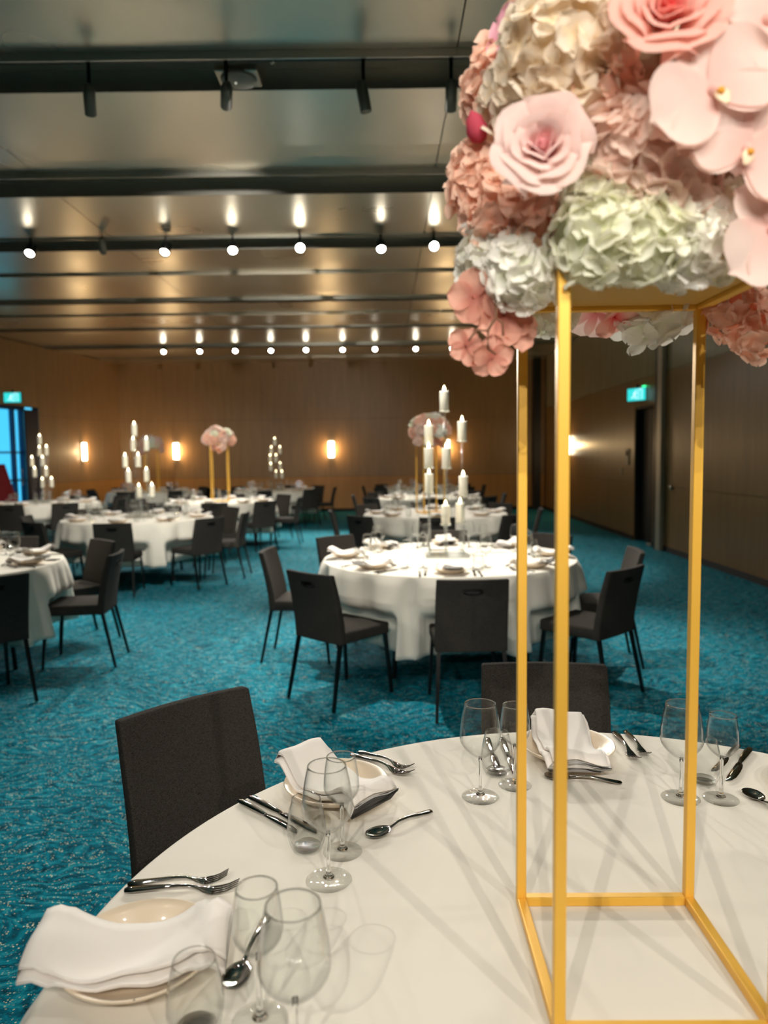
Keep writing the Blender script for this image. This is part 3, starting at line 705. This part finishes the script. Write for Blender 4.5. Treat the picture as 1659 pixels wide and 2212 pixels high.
def place_setting(x, y, deg, seat, phrase, det, tkey, seed, skip=()):
    a = math.radians(deg); rnd = random.Random(seed); ur = Vector((math.cos(a), math.sin(a), 0)); ul = Vector((math.sin(a), -math.cos(a), 0))
    def W(lft, rad, z=.7505): v = Vector((x, y, 0)) + ur*rad + ul*lft; return (v.x, v.y, z)
    rz = a - PI/2
    j = lambda s: rnd.uniform(-s, s)
    w_ = ' at the %s seat of the %s' % (seat, phrase)
    if 'plate' not in skip: PL.put(W(.02+j(.008), .748+j(.006)), rnd.uniform(0, 6), 'speckled cream plate'+w_, 'plates on the '+phrase)
    NM = NAP if det == 2 else NAPF
    if 'nap' not in skip: put_mesh('napkin', NM[rnd.randrange(len(NM))], W(.02, .755+j(.01)), rz + j(.12), 'folded white napkin'+w_, 'napkin', 'napkins on the '+phrase)
    bg_, sm_, tu_ = (BIG, SML, TUM) if det == 2 else (BIG_F, SML_F, TUM_F)
    bg_.put(W(-.222+j(.006), .527+j(.006)), 0, 'large wine glass'+w_, 'large wine glasses on the '+phrase)
    sm_.put(W(-.137+j(.004), .585+j(.006)), 0, 'small wine glass'+w_, 'small wine glasses on the '+phrase)
    tu_.put(W(-.170+j(.004), .648+j(.004)), 0, 'stemless tumbler'+w_, 'tumblers on the '+phrase)
    if det == 2:
        put_mesh('dinner_fork', FORK, W(.178, .775+j(.01)), rz+j(.04), 'large fork nearer the plate'+w_, 'fork', 'forks on the '+phrase)
        put_mesh('dinner_fork', FORK_S, W(.212, .79+j(.01)), rz+j(.04), 'small outer fork'+w_, 'fork', 'forks on the '+phrase)
        put_mesh('table_knife', KNIFE, W(-.130, .765), rz+j(.04), 'large knife nearer the plate'+w_, 'knife', 'knives on the '+phrase)
        put_mesh('table_knife', KNIFE_S, W(-.165, .79), rz+j(.04), 'small outer knife'+w_, 'knife', 'knives on the '+phrase)
        put_mesh('dessert_spoon', SPOON, W(.03+j(.01), .60), rz-PI/2+.1+j(.1), 'dessert spoon above the plate'+w_, 'spoon', 'spoons on the '+phrase)
def seat_chair(x, y, key, s, phrase, rnd):
    deg, rad = ANG.get(key, {}).get(s, (s + rnd.uniform(-4, 4), 1.38 + rnd.uniform(-.03, .04)))
    a = math.radians(deg); rad = max(1.35, rad) - .285 + .0
    CH.put((x + rad*math.cos(a), y + rad*math.sin(a), 0), a + PI/2 + rnd.uniform(-.04, .04), 'charcoal fabric chair at the %s seat of the %s' % (SEAT[s], phrase), 'chairs around the '+phrase)
    return a
for key, x, y, phrase, seed, seats, det in TABLES:
    rnd = random.Random(seed)
    TB.put((x, y, 0), rnd.uniform(0, .7), 'round banquet table hidden under the white cloth of the '+phrase, 'round banquet tables')
    angs = [seat_chair(x, y, key, s, phrase, rnd) for s in seats]
    c = cloth_mesh(angs, seed, nth=288 if det == 2 else 192).obj('tablecloth', cloth_m, None, True); c.location = (x, y, 0)
    tag(c, 'white floor length cloth draped over the '+phrase if False else 'white draped cloth with deep folds on the '+phrase, 'tablecloth', 'white round tablecloths')
    sd = c.modifiers.new('thickness', 'SOLIDIFY'); sd.thickness = .0012; sd.offset = -1
    for s in seats:
        if key == 'F' and s in (-90,): continue
        place_setting(x, y, s + rnd.uniform(-3, 3), SEAT[s], phrase, det, key, seed*10+s)

# ---- foreground table
NX, NY = .4216, 1.0076
TB.put((NX, NY, 0), .3, 'round banquet table hidden under the foreground cloth', 'round banquet tables')
near_ch = [(134.5, 1.44, 'charcoal fabric chair at the left of the foreground table'), (86, 1.37, 'charcoal fabric chair behind the foreground table, seen through the gold stand')]
for dg, rad, lb in near_ch:
    a = math.radians(dg); CH.put((NX+(rad-.285)*math.cos(a), NY+(rad-.285)*math.sin(a), 0), a+PI/2, lb, 'chairs around the foreground table')
c = cloth_mesh([math.radians(d[0]) for d in near_ch], 77, nth=360).obj('tablecloth', cloth_m, None, True); c.location = (NX, NY, 0)
tag(c, 'smooth white cloth over the large foreground table under the gold stand', 'tablecloth', 'white round tablecloths')
sd = c.modifiers.new('thickness', 'SOLIDIFY'); sd.thickness = .0012; sd.offset = -1
FG = 'foreground table'
Z = .7505
for (s, px, py, nrz, napk) in (('left', -.365, 1.018, .12, 0), ('far left', -.113, 1.558, .06, 1), ('far', .443, 1.748, -.06, 2), ('far right', .962, 1.535, 0, 3)):
    deg = {'left': 180, 'far left': 134, 'far': 88.5, 'far right': 44}[s]; rz = math.radians(deg)-PI/2
    PL.put((px, py, Z), rz, 'speckled cream plate under a napkin at the %s seat of the %s' % (s, FG), 'plates on the '+FG)
    put_mesh('napkin', NAP[napk], (px+.010*math.cos(rz+PI/2), py+.010*math.sin(rz+PI/2), Z), rz+nrz, 'folded white napkin at the %s seat of the %s' % (s, FG), 'napkin', 'napkins on the '+FG)
for s, b, m_, t_ in (('left', (-.115, .838), (-.172, .912), (-.252, .895)), ('far left', (-.105, 1.233), (-.086, 1.325), (-.154, 1.336)), ('far', (.202, 1.540), (.287, 1.594), (.256, 1.655)), ('far right', (.631, 1.522), (.715, 1.516), (.712, 1.596))):
    BIG.put((*b, Z), 0, 'large wine glass at the %s seat of the %s' % (s, FG), 'large wine glasses on the '+FG)
    SML.put((*m_, Z), 0, 'small wine glass at the %s seat of the %s' % (s, FG), 'small wine glasses on the '+FG)
    TUM.put((*t_, Z), 0, 'stemless tumbler at the %s seat of the %s' % (s, FG), 'tumblers on the '+FG)
def cut(name, me, handle, tip, label, cat, L_):
    h = Vector(handle); q = Vector(tip); d = (h-q); mid = (h+q)/2; put_mesh(name, me, (mid.x, mid.y, Z), math.atan2(d.y, d.x)-PI/2, label + ' of the ' + FG, cat, cat+'s on the '+FG)
cut('dinner_fork', FORK, (-.452, 1.204), (-.256, 1.200), 'large fork at the left seat', 'fork', .2)
cut('dinner_fork', FORK_S, (-.452, 1.222), (-.282, 1.232), 'small fork at the left seat', 'fork', .2)
cut('dinner_fork', FORK, (-.085, 1.762), (.055, 1.634), 'large fork at the far left seat', 'fork', .2)
cut('dinner_fork', FORK_S, (-.068, 1.780), (.058, 1.668), 'small fork at the far left seat', 'fork', .2)
cut('dinner_fork', FORK, (.605, 1.888), (.597, 1.696), 'large fork at the far seat', 'fork', .2)
cut('dinner_fork', FORK_S, (.636, 1.893), (.632, 1.722), 'small fork at the far seat', 'fork', .2)
cut('table_knife', KNIFE, (-.300, 1.545), (-.135, 1.383), 'large knife at the far left seat', 'knife', .2)
cut('table_knife', KNIFE_S, (-.320, 1.528), (-.176, 1.386), 'small knife at the far left seat', 'knife', .2)
cut('table_knife', KNIFE, (.300, 1.850), (.296, 1.628), 'large knife at the far seat', 'knife', .2)
cut('table_knife', KNIFE_S, (.262, 1.850), (.258, 1.655), 'small knife at the far seat', 'knife', .2)
cut('table_knife', KNIFE, (.903, 1.770), (.762, 1.588), 'large knife at the far right seat', 'knife', .2)
cut('table_knife', KNIFE_S, (.884, 1.790), (.752, 1.640), 'small knife at the far right seat', 'knife', .2)
cut('dessert_spoon', SPOON, (-.196, 1.125), (-.222, .962), 'dessert spoon at the left seat', 'spoon', .2)
cut('dessert_spoon', SPOON, (.086, 1.467), (-.036, 1.367), 'dessert spoon at the far left seat', 'spoon', .2)
cut('dessert_spoon', SPOON, (.526, 1.590), (.360, 1.628), 'dessert spoon at the far seat', 'spoon', .2)
cut('dessert_spoon', SPOON, (.812, 1.392), (.783, 1.535), 'dessert spoon at the far right seat', 'spoon', .2)

# ------------------------------------------------------------------ gold stands
SH, SW, BT = .977, .1375, .0150
def build_stand():
    t = thing('flower_stand', '', 'stand')
    h = BT/2
    for sx in (-1, 1):
        for sy in (-1, 1):
            MB().box((sx*SW-h, sy*SW-h, 0), (sx*SW+h, sy*SW+h, SH)).obj('post', gold, t, bevel=.0016)
    for z in (0, SH-BT):
        for s in (-1, 1):
            MB().box((-SW+h, s*SW-h, z), (SW-h, s*SW+h, z+BT)).obj('rail', gold, t, bevel=.0016)
            MB().box((s*SW-h, -SW+h, z), (s*SW+h, SW-h, z+BT)).obj('rail', gold, t, bevel=.0016)
    MB().box((-SW+h+.002, -SW+h+.002, SH-.008), (SW-h-.002, SW-h-.002, SH-.002)).obj('top_plate', gold_plate, t)
    return t
ST = Proto(build_stand)
ST.put((.3547, 1.0188, Z), -.0127, 'tall gold frame flower stand in the middle of the foreground table', 'gold flower stands')
ST.put((.60, 9.42, Z), .30, 'gold frame flower stand behind the tall centre candelabra', 'gold flower stands')
ST.put((-2.79, 12.5, Z), .12, 'gold frame flower stand with two visible post pairs left of centre', 'gold flower stands')
ST.put((-5.25, 16.6, Z), .45, 'small far gold flower stand beside the left candelabra', 'gold flower stands')

# ------------------------------------------------------------------ flowers
def petal_fn(Lp, Wp, cup, curl, ruff=0, ph=0, base=.12, notch=0.):
    """petal in local frame: grows along +x, normal +z"""
    def f(u, v):
        s = v*2-1
        wprof = base + (1-base)*math.sin(min(1, u/.55)*PI*.5)**.9 if u < .55 else 1.0
        tip = math.sqrt(max(0, 1-((u-.55)/.452)**2)) if u > .55 else 1
        wd = Wp*.5*wprof*max(tip, .06)
        x = Lp*(u - notch*(1-abs(s))*max(0, u-.8)); y = s*wd
        z = cup*Lp*(s*s)*math.sin(u*PI*.55)*.5 + curl*Lp*u*u + ruff*Lp*math.sin(s*5+ph+u*3)*u
        return (x, y, z)
    return f
def floret_mesh(name, m, R_=.021, seed=0):
    rnd = random.Random(seed); mb = MB()
    for k in range(4):
        a = k*PI/2 + rnd.uniform(-.15, .15); f = petal_fn(R_*rnd.uniform(.92, 1.1), R_*1.12, .35, rnd.uniform(-.25, .15), .06, rnd.uniform(0, 6))
        tlt = rnd.uniform(-.05, .35)
        def g(u, v, a=a, f=f, tlt=tlt, k=k):
            x, y, z = f(u, v); x, z = x*math.cos(tlt)-z*math.sin(tlt), x*math.sin(tlt)+z*math.cos(tlt) + .0006*k
            return (x*math.cos(a)-y*math.sin(a), x*math.sin(a)+y*math.cos(a), z)
        mb.grid(6, 4, g, t=lambda u, v: u)
    me = mb.mesh(name, m, True, True, recalc=False); return me
def frame_from(nrm, spin=0):
    nrm = Vector(nrm).normalized(); q = nrm.to_track_quat('Z', 'Y').to_matrix().to_4x4(); return q @ Matrix.Rotation(spin, 4, 'Z')
FLORET = {k: [floret_mesh('floret', PM[k], .0215, i) for i in range(3)] for k in ('cream', 'white', 'green', 'peach', 'dusty', 'orchid')}
def hydrangea(parent, pos, nrm, rad, kind, n, seed, name='hydrangea', flat=.8, size=1.0):
    """a part (core) whose florets are sub-parts, placed over a dome facing nrm"""
    rnd = random.Random(seed); pos = Vector(pos); nrm = Vector(nrm).normalized(); Q = frame_from(nrm)
    core = MB().lathe([(rad*.72*math.sin(PI*i/8)+.0001, rad*.72*flat*math.cos(PI*i/8)) for i in range(9)], 14).obj(name, PM[kind], parent, True)
    core.matrix_local = Matrix.Translation(pos - nrm*rad*.15) @ Q
    ga = PI*(3-5**.5); amax = 1.75
    for i in range(n):
        t = (i+.5)/n; ca = 1 - t*(1-math.cos(amax)); sa = math.sqrt(max(0, 1-ca*ca)); a = i*ga + rnd.uniform(-.2, .2)
        d = Vector((sa*math.cos(a), sa*math.sin(a), ca)); p = Vector((d.x, d.y, d.z*flat))*rad*rnd.uniform(.84, 1.04)
        dn = (d + Vector((rnd.uniform(-.3, .3), rnd.uniform(-.3, .3), rnd.uniform(-.3, .3)))).normalized()
        o = link_mesh('floret', FLORET[kind][rnd.randrange(3)], None, core); s_ = size*rnd.uniform(.88, 1.12)
        o.matrix_local = Matrix.Translation(p) @ frame_from(dn, rnd.uniform(0, 6)) @ Matrix.Scale(s_, 4)
    return core
def cup_petal(r0, r1, h, width_ang, lean, ruff, ph, tipcurl=.0):
    """petal wrapped round the z axis: bottom radius r0, top radius r1, opening by lean"""
    def f(u, v):
        s = v*2-1; edge = math.sqrt(max(0, 1-abs(s)**3.2)); top = h*(.55+.45*edge)
        a = s*width_ang*(.55+.45*math.sin(min(1, u*1.3)*PI/2))
        r = r0 + (r1-r0)*(u**1.1) + lean*h*u*u*.5 + tipcurl*h*max(0, u-.75)**2*12 + ruff*math.sin(s*4+ph)*u
        z = top*u*(1 - .10*lean*u) - tipcurl*h*max(0, u-.8)**2*4
        return (r*math.cos(a), r*math.sin(a), z)
    return f
ROSE_CACHE = {}
def rose_petals(kind):
    if kind in ROSE_CACHE: return ROSE_CACHE[kind]
    specs = []  # (mesh, angle)
    rnd = random.Random(3); layers = [(2, .002, .004, .050, 1.9, .0), (3, .005, .009, .053, 1.5, .0), (3, .009, .015, .055, 1.2, .05), (4, .013, .023, .056, 1.05, .10), (5, .018, .034, .055, .92, .22), (5, .023, .047, .052, .85, .40), (6, .028, .060, .046, .75, .62)]
    for li, (n, r0, r1, h, wa, lean) in enumerate(layers):
        for k in range(n):
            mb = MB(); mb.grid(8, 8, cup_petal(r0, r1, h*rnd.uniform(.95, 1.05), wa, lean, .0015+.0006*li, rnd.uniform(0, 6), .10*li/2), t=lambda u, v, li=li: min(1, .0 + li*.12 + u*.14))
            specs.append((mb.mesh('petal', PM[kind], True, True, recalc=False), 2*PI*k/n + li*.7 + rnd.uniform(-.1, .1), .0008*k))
    ROSE_CACHE[kind] = specs; return specs
def rose(parent, pos, nrm, scale, kind, spin=0, sink=.030):
    Q = frame_from(nrm, spin); pos = Vector(pos) - Vector(nrm).normalized()*sink*scale
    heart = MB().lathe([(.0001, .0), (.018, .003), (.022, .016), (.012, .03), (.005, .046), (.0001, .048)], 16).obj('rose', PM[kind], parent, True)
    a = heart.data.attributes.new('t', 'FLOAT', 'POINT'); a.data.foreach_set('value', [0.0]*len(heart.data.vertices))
    heart.matrix_local = Matrix.Translation(pos) @ Q @ Matrix.Scale(scale, 4)
    for me, an, dz in rose_petals(kind):
        o = link_mesh('petal', me, None, heart); o.matrix_local = Matrix.Translation((0, 0, dz)) @ Matrix.Rotation(an, 4, 'Z')
    return heart
def orchid_mesh(kind, w_, l_, cup, seed):
    return MB().grid(12, 10, petal_fn(l_, w_, cup, -.10, .02, seed, base=.25), t=lambda u, v: u).mesh('petal', PM[kind], True, True, recalc=False)
OM = {}
def orchid(parent, pos, nrm, s, kind='orchid', spin=0, lip=True):
    if kind not in OM: OM[kind] = (orchid_mesh(kind, .088, .070, .25, 1), orchid_mesh(kind, .044, .066, .2, 2))
    big, nar = OM[kind]; Q = frame_from(nrm, spin)
    core = MB().lathe([(.0001, -.004), (.006, -.002), (.007, .004), (.004, .010), (.0001, .012)], 12).obj('orchid', PM[kind], parent, True)
    core.matrix_local = Matrix.Translation(Vector(pos)) @ Q @ Matrix.Scale(s, 4)
    for an, me, z in ((90, nar, 0), (210, nar, 0), (330, nar, 0), (5, big, .003), (175, big, .003)):
        o = link_mesh('petal', me, None, core); o.matrix_local = Matrix.Translation((0, 0, z)) @ Matrix.Rotation(math.radians(an), 4, 'Z') @ Matrix.Rotation(-.12, 4, 'Y')
    if lip:
        MB().loft([[(r*math.cos(a), -.004-y+r*.6*math.sin(a), .006+z) for a in [2*PI*j/12 for j in range(12)]] for r, y, z in ((.002, 0, 0), (.006, .002, .005), (.008, .007, .009), (.004, .013, .010), (.001, .017, .009))]).obj('lip', orchid_lip, core, True)
        MB().lathe([(.0001, 0), (.004, .001), (.0035, .004), (.0001, .005)], 10, (0, -.006, .013)).obj('throat', orchid_throat, core, True)
    return core
def petals(parent, name, pos, nrm, kind, l_, w_, n, seed, spread=1.0, tilt=.3):
    rnd = random.Random(seed); Q = frame_from(nrm, rnd.uniform(0, 6))
    me = MB().grid(7, 6, petal_fn(l_, w_, .3, -.15, .06, seed, base=.2), t=lambda u, v: u).mesh('petal', PM[kind], True, True, recalc=False)
    root = link_mesh(name, MB().lathe([(.0001, -.004), (.005, 0), (.0001, .006)], 10).mesh(name, PM[kind], True), None, parent); root.matrix_local = Matrix.Translation(Vector(pos)) @ Q
    for k in range(n):
        o = link_mesh('petal', me, None, root); o.matrix_local = Matrix.Translation((0, 0, .002*(k % 3))) @ Matrix.Rotation(2*PI*spread*k/n + rnd.uniform(-.2, .2), 4, 'Z') @ Matrix.Rotation(-tilt+rnd.uniform(-.25, .25), 4, 'Y') @ Matrix.Scale(rnd.uniform(.85, 1.1), 4)
    return root
AC = Vector((.36, 1.02, 1.728))
A = thing('flower_arrangement', 'large blush and cream flower ball on top of the foreground gold stand', 'flowers', AC)
def R_(x, y, z): return Vector((x, y, z)) - AC
foam = MB().lathe([(.0001, .0)] + [(.185*math.sin(PI*i/14+.02), .145-.145*math.cos(PI*i/14)) for i in range(1, 14)] + [(.0001, .29)], 28).obj('flower_foam', foam_m, A, True)
H = [  # kind, pos, normal, radius, florets
 ('cream', (.206, .880, 1.962), (-.55, -.80, .15), .072, 40), ('cream', (.178, .940, 1.930), (-.80, -.55, .0), .062, 26), ('cream', (.228, .885, 1.905), (-.50, -.86, -.05), .050, 18), ('cream', (.245, .872, 2.000), (-.4, -.85, .3), .060, 22),
 ('peach', (.262, .885, 1.897), (-.30, -.95, .0), .052, 22),
 ('dusty', (.296, .850, 1.830), (-.20, -.95, -.25), .058, 34), ('dusty', (.335, .870, 1.785), (-.05, -.90, -.4), .045, 20),
 ('green', (.266, .875, 1.783), (-.40, -.80, -.40), .050, 30), ('green', (.248, .858, 1.735), (-.35, -.80, -.50), .044, 26), ('green', (.300, .856, 1.735), (-.10, -.80, -.6), .046, 28), ('white', (.358, .872, 1.735), (.05, -.8, -.6), .044, 24), ('green', (.410, .890, 1.750), (.2, -.85, -.5), .044, 20),
 ('peach', (.140, .990, 1.853), (-.80, -.60, .0), .056, 34), ('peach', (.158, .965, 1.795), (-.75, -.60, -.25), .052, 30), ('peach', (.192, .930, 1.768), (-.55, -.75, -.35), .044, 20),
 ('white', (.146, .975, 1.738), (-.75, -.60, -.30), .046, 30), ('white', (.174, .918, 1.715), (-.5, -.75, -.5), .040, 24), ('peach', (.152, 1.00, 1.975), (-.92, -.35, .2), .050, 20),
 ('orchid', (.44, .89, 1.83), (.3, -.9, -.2), .070, 22)]
for i, (kd, p, nn, rd, n_) in enumerate(H): hydrangea(A, R_(*p), nn, rd, kd, n_, 100+i, size=1.12)
rose(A, R_(.183, .842, 1.828), (-.28, -.95, .04), .64, 'blush', .4, sink=.0)
rose(A, R_(.302, .812, 1.945), (-.12, -.97, .22), .70, 'coral', 1.2, sink=.0)
orchid(A, R_(.344, .785, 1.863), (-.05, -.99, .0), 1.0, spin=.5)
orchid(A, R_(.387, .800, 1.811), (.05, -.98, -.12), .95, spin=-.4)
orchid(A, R_(.430, .830, 1.738), (.15, -.95, -.15), .95, spin=.9)
orchid(A, R_(.402, .795, 1.937), (.10, -.98, .10), 1.0, spin=2.2)
orchid(A, R_(.49, .84, 1.88), (.45, -.85, .0), 1.0, spin=1.4)
orchid(A, R_(.49, .88, 1.79), (.45, -.85, -.1), .9, spin=2.4)
rb = MB().lathe([(.0001, 0), (.010, .004), (.014, .016), (.010, .030), (.0001, .040)], 12).obj('rose_bud', PM['pink'], A, True); rb.matrix_local = Matrix.Translation(R_(.128, .955, 1.885)) @ frame_from((-.35, -.3, .9))
petals(A, 'loose_bloom', R_(.165, .96, 2.020), (-.8, -.5, .3), 'magenta', .035, .040, 5, 5)
# hanging dusty rose sprays at the lower left, on brown stems
st = MB().tube([R_(.160, .935, 1.72), R_(.146, .922, 1.70), R_(.142, .918, 1.683), R_(.141, .917, 1.662), R_(.131, .917, 1.646), R_(.131, .917, 1.624), R_(.141, .917, 1.617)], [.0022, .002, .002, .0018, .0017, .0016, .0013], 8)
st.tube([R_(.141, .917, 1.662), R_(.149, .917, 1.655), R_(.150, .918, 1.640)], .0013, 6); st.tube([R_(.131, .917, 1.646), R_(.117, .918, 1.647), R_(.107, .92, 1.634)], .0013, 6)
st.obj('hanging_stem', stem_m, A, True)
for i, (p, nn, s_) in enumerate((((.118, .945, 1.692), (-.3, -.9, -.2), .72), ((.156, .950, 1.668), (.2, -.95, .0), .72), ((.108, .945, 1.633), (-.2, -.9, -.3), .50), ((.139, .945, 1.618), (.05, -.9, -.4), .56), ((.176, .965, 1.655), (.3, -.9, 0), .6))):
    petals(A, 'hanging_bloom', R_(*p), nn, 'rosewood', .048*s_*1.1, .050*s_*1.1, 5, 40+i, tilt=.15)
# blooms hanging behind the frame
for i, (kd, p, nn, rd, n_) in enumerate((('white', (.274, 1.19, 1.715), (0, -.4, -.9), .036, 14), ('dusty', (.455, 1.20, 1.735), (0, -.5, -.8), .034, 10), ('peach', (.541, 1.15, 1.715), (.2, -.7, -.6), .050, 22), ('peach', (.59, 1.15, 1.68), (.3, -.7, -.6), .042, 16))):
    hydrangea(A, R_(*p), nn, rd, kd, n_, 300+i)
petals(A, 'loose_bloom', R_(.345, 1.20, 1.722), (0, -.6, -.8), 'blush', .045, .05, 5, 9)
petals(A, 'loose_bloom', R_(.375, 1.195, 1.712), (.2, -.6, -.8), 'coral', .040, .045, 4, 19)
# remaining side and top blooms: one cluster mesh per bloom
def cluster_mesh(kind, rad, n, seed, size=1.6):
    rnd = random.Random(seed); mb = MB(); src = FLORET[kind][0]; vs0 = [v_.co.copy() for v_ in src.vertices]; fs0 = [tuple(p.vertices) for p in src.polygons]
    tt = [d.value for d in src.attributes['t'].data]; ga = PI*(3-5**.5)
    mb.lathe([(rad*.75*math.sin(PI*i/8)+.0001, rad*.75*math.cos(PI*i/8)) for i in range(9)], 12)
    for i in range(n):
        ca = 1 - 1.7*(i+.5)/n; sa = math.sqrt(max(0, 1-ca*ca)); a = i*ga; d = Vector((sa*math.cos(a), sa*math.sin(a), ca))
        Mx = Matrix.Translation(d*rad*rnd.uniform(.85, 1.05)) @ frame_from(d+Vector((rnd.uniform(-.3, .3), rnd.uniform(-.3, .3), 0)), rnd.uniform(0, 6)) @ Matrix.Scale(size*rnd.uniform(.85, 1.1), 4)
        mb.add([Mx @ p for p in vs0], fs0, tt)
    return mb.mesh('bloom', PM[kind], True, True, recalc=False)
CL = {k: cluster_mesh(k, .062, 26, 5) for k in ('cream', 'white', 'green', 'peach', 'dusty', 'orchid')}
def bloom(parent, kind, pos, nrm, s=1.0, spin=0):
    o = link_mesh('bloom', CL[kind], None, parent); o.matrix_local = Matrix.Translation(Vector(pos)) @ frame_from(nrm, spin) @ Matrix.Scale(s, 4); return o
kinds = ['cream', 'peach', 'white', 'orchid', 'dusty', 'peach', 'green']
for i in range(26):   # right side, back and top of the foreground ball
    a = 2*PI*i/13 + .2; el = (.15, .75)[i//13] + (.12 if i % 2 else -.05)
    d = Vector((math.cos(a)*math.cos(el), math.sin(a)*math.cos(el), math.sin(el)))
    if el < .6 and (d.y < -.15 and d.x < .75): continue
    if el < .6 and d.x < -.3 and d.y < .5: continue
    if el > .6 and d.y < -.3 and d.x < .4: continue
    bloom(A, kinds[i % 7], (d.x*.205, d.y*.205, .13+d.z*.19), d, 1.15, i)
bloom(A, 'cream', (0, 0, .33), (0, 0, 1), 1.25); bloom(A, 'dusty', (.20, -.12, .02), (.6, -.5, -.6), .9); bloom(A, 'white', (.08, .2, .02), (0, .7, -.6), 1.0)

def far_arrangement(label, loc, rz, seed):
    t = thing('flower_arrangement', label, 'flowers', loc, rz, 'flower balls on the far gold stands'); rnd = random.Random(seed)
    MB().lathe([(.0001, 0)] + [(.15*math.sin(PI*i/10+.02), .12-.12*math.cos(PI*i/10)) for i in range(1, 10)] + [(.0001, .24)], 18).obj('flower_foam', foam_m, t, True)
    for i in range(22):
        a = 2*PI*i/9 + rnd.uniform(-.2, .2); el = (.0, .55, 1.2)[min(2, i//9)] + rnd.uniform(-.12, .12)
        d = Vector((math.cos(a)*math.cos(el), math.sin(a)*math.cos(el), math.sin(el)))
        bloom(t, rnd.choice(['peach', 'orchid', 'white', 'dusty', 'peach', 'green', 'cream']), (d.x*.20, d.y*.20, .075+d.z*.15), d, rnd.uniform(.9, 1.2), rnd.uniform(0, 6))
    for i, dx in enumerate((-.22, .22, .17)):
        p = (dx, -.08+.1*i, -.05-.04*(i % 2)); bloom(t, ('dusty', 'peach', 'orchid')[i], p, (dx, -.3, -.6), .8)
    return t
ZT = Z + SH
far_arrangement('pink and peach flower ball behind the tall centre candelabra', (.60, 9.42, ZT), .5, 1)
far_arrangement('pink and cream flower ball on the stand left of centre', (-2.79, 12.5, ZT), 1.7, 2)
far_arrangement('small pink flower ball just right of the left candelabra', (-5.25, 16.6, ZT), 2.9, 3)

# ------------------------------------------------------------------ candelabras
cand_me = MB().lathe([(.0001, 0), (.030, 0), (.032, .006), (.0325, .140), (.030, .148), (.020, .146), (.0001, .142)], 20).mesh('candle', candle_m, True)
flame_me = MB().lathe([(.0001, 0), (.008, .006), (.0105, .016), (.006, .032), (.0001, .046)], 12).mesh('flame', flame_m, True)
cup_me = MB().lathe([(.0001, -.012), (.008, -.012), (.012, -.004), (.040, 0), (.041, .014), (.038, .014), (.037, .003), (.0001, .003)], 24).mesh('candle_cup', acrylic, True)
def candelabra(label, loc, pts, rz=0, base_w=.16):
    t = thing('candelabra', label, 'candelabra', loc, rz, 'clear candelabras with white candles')
    b = MB().box((-base_w, -.10, .0005), (base_w, .10, .022)).obj('base', acrylic, t, bevel=.003)
    MB().box((-base_w*.8, -.07, .0225), (base_w*.8, .07, .050)).obj('base_block', acrylic, t, bevel=.003)
    for (dx, dy, ztop) in pts:
        zc = ztop - .75 - .046 - .148
        MB().tube([(dx, dy, .023), (dx, dy, zc-.010)], .0095, 10).obj('rod', acrylic, t, True)
        link_mesh('candle_cup', cup_me, None, t).location = (dx, dy, zc)
        c_ = link_mesh('candle', cand_me, None, t); c_.location = (dx, dy, zc+.0035)
        link_mesh('flame', flame_me, None, c_).location = (0, 0, .144)
    return t
candelabra('tall clear candelabra of white candles on the centre table', (.456, 5.32, Z), [(-.012, .0, 1.995), (.118, .02, 1.778), (-.122, .05, 1.754), (-.005, -.075, 1.586), (-.13, -.045, 1.588), (-.120, .085, 1.40), (.117, -.055, 1.384), (.108, .08, 1.18), (.0, .075, 1.166)])
candelabra('tall clear candelabra of white candles on the mid left table', (-3.09, 9.20, Z), [(-.02, 0, 1.965), (-.06, .06, 1.78), (.12, .02, 1.78), (-.15, 0, 1.575), (.035, -.06, 1.58), (-.09, -.07, 1.385), (.09, .07, 1.395), (-.02, .09, 1.19), (.18, -.02, 1.20)], 0, .2)
candelabra('clear candelabra of white candles before the glass doors at far left', (-5.91, 12.65, Z), [(0, 0, 1.945), (-.04, .06, 1.75), (.10, .02, 1.76), (-.15, 0, 1.575), (.06, -.06, 1.575), (-.08, -.07, 1.39), (.055, .07, 1.39), (-.03, .09, 1.20), (.18, -.02, 1.21)], 0, .2)
candelabra('smallest clear candelabra of white candles before the back wall', (-2.42, 16.4, Z), [(0, 0, 1.94), (-.09, .06, 1.75), (.11, .02, 1.75), (-.11, 0, 1.565), (.03, -.06, 1.57), (-.09, -.07, 1.38), (.10, .07, 1.39), (0, .09, 1.205), (.145, -.02, 1.205)], 0, .17)
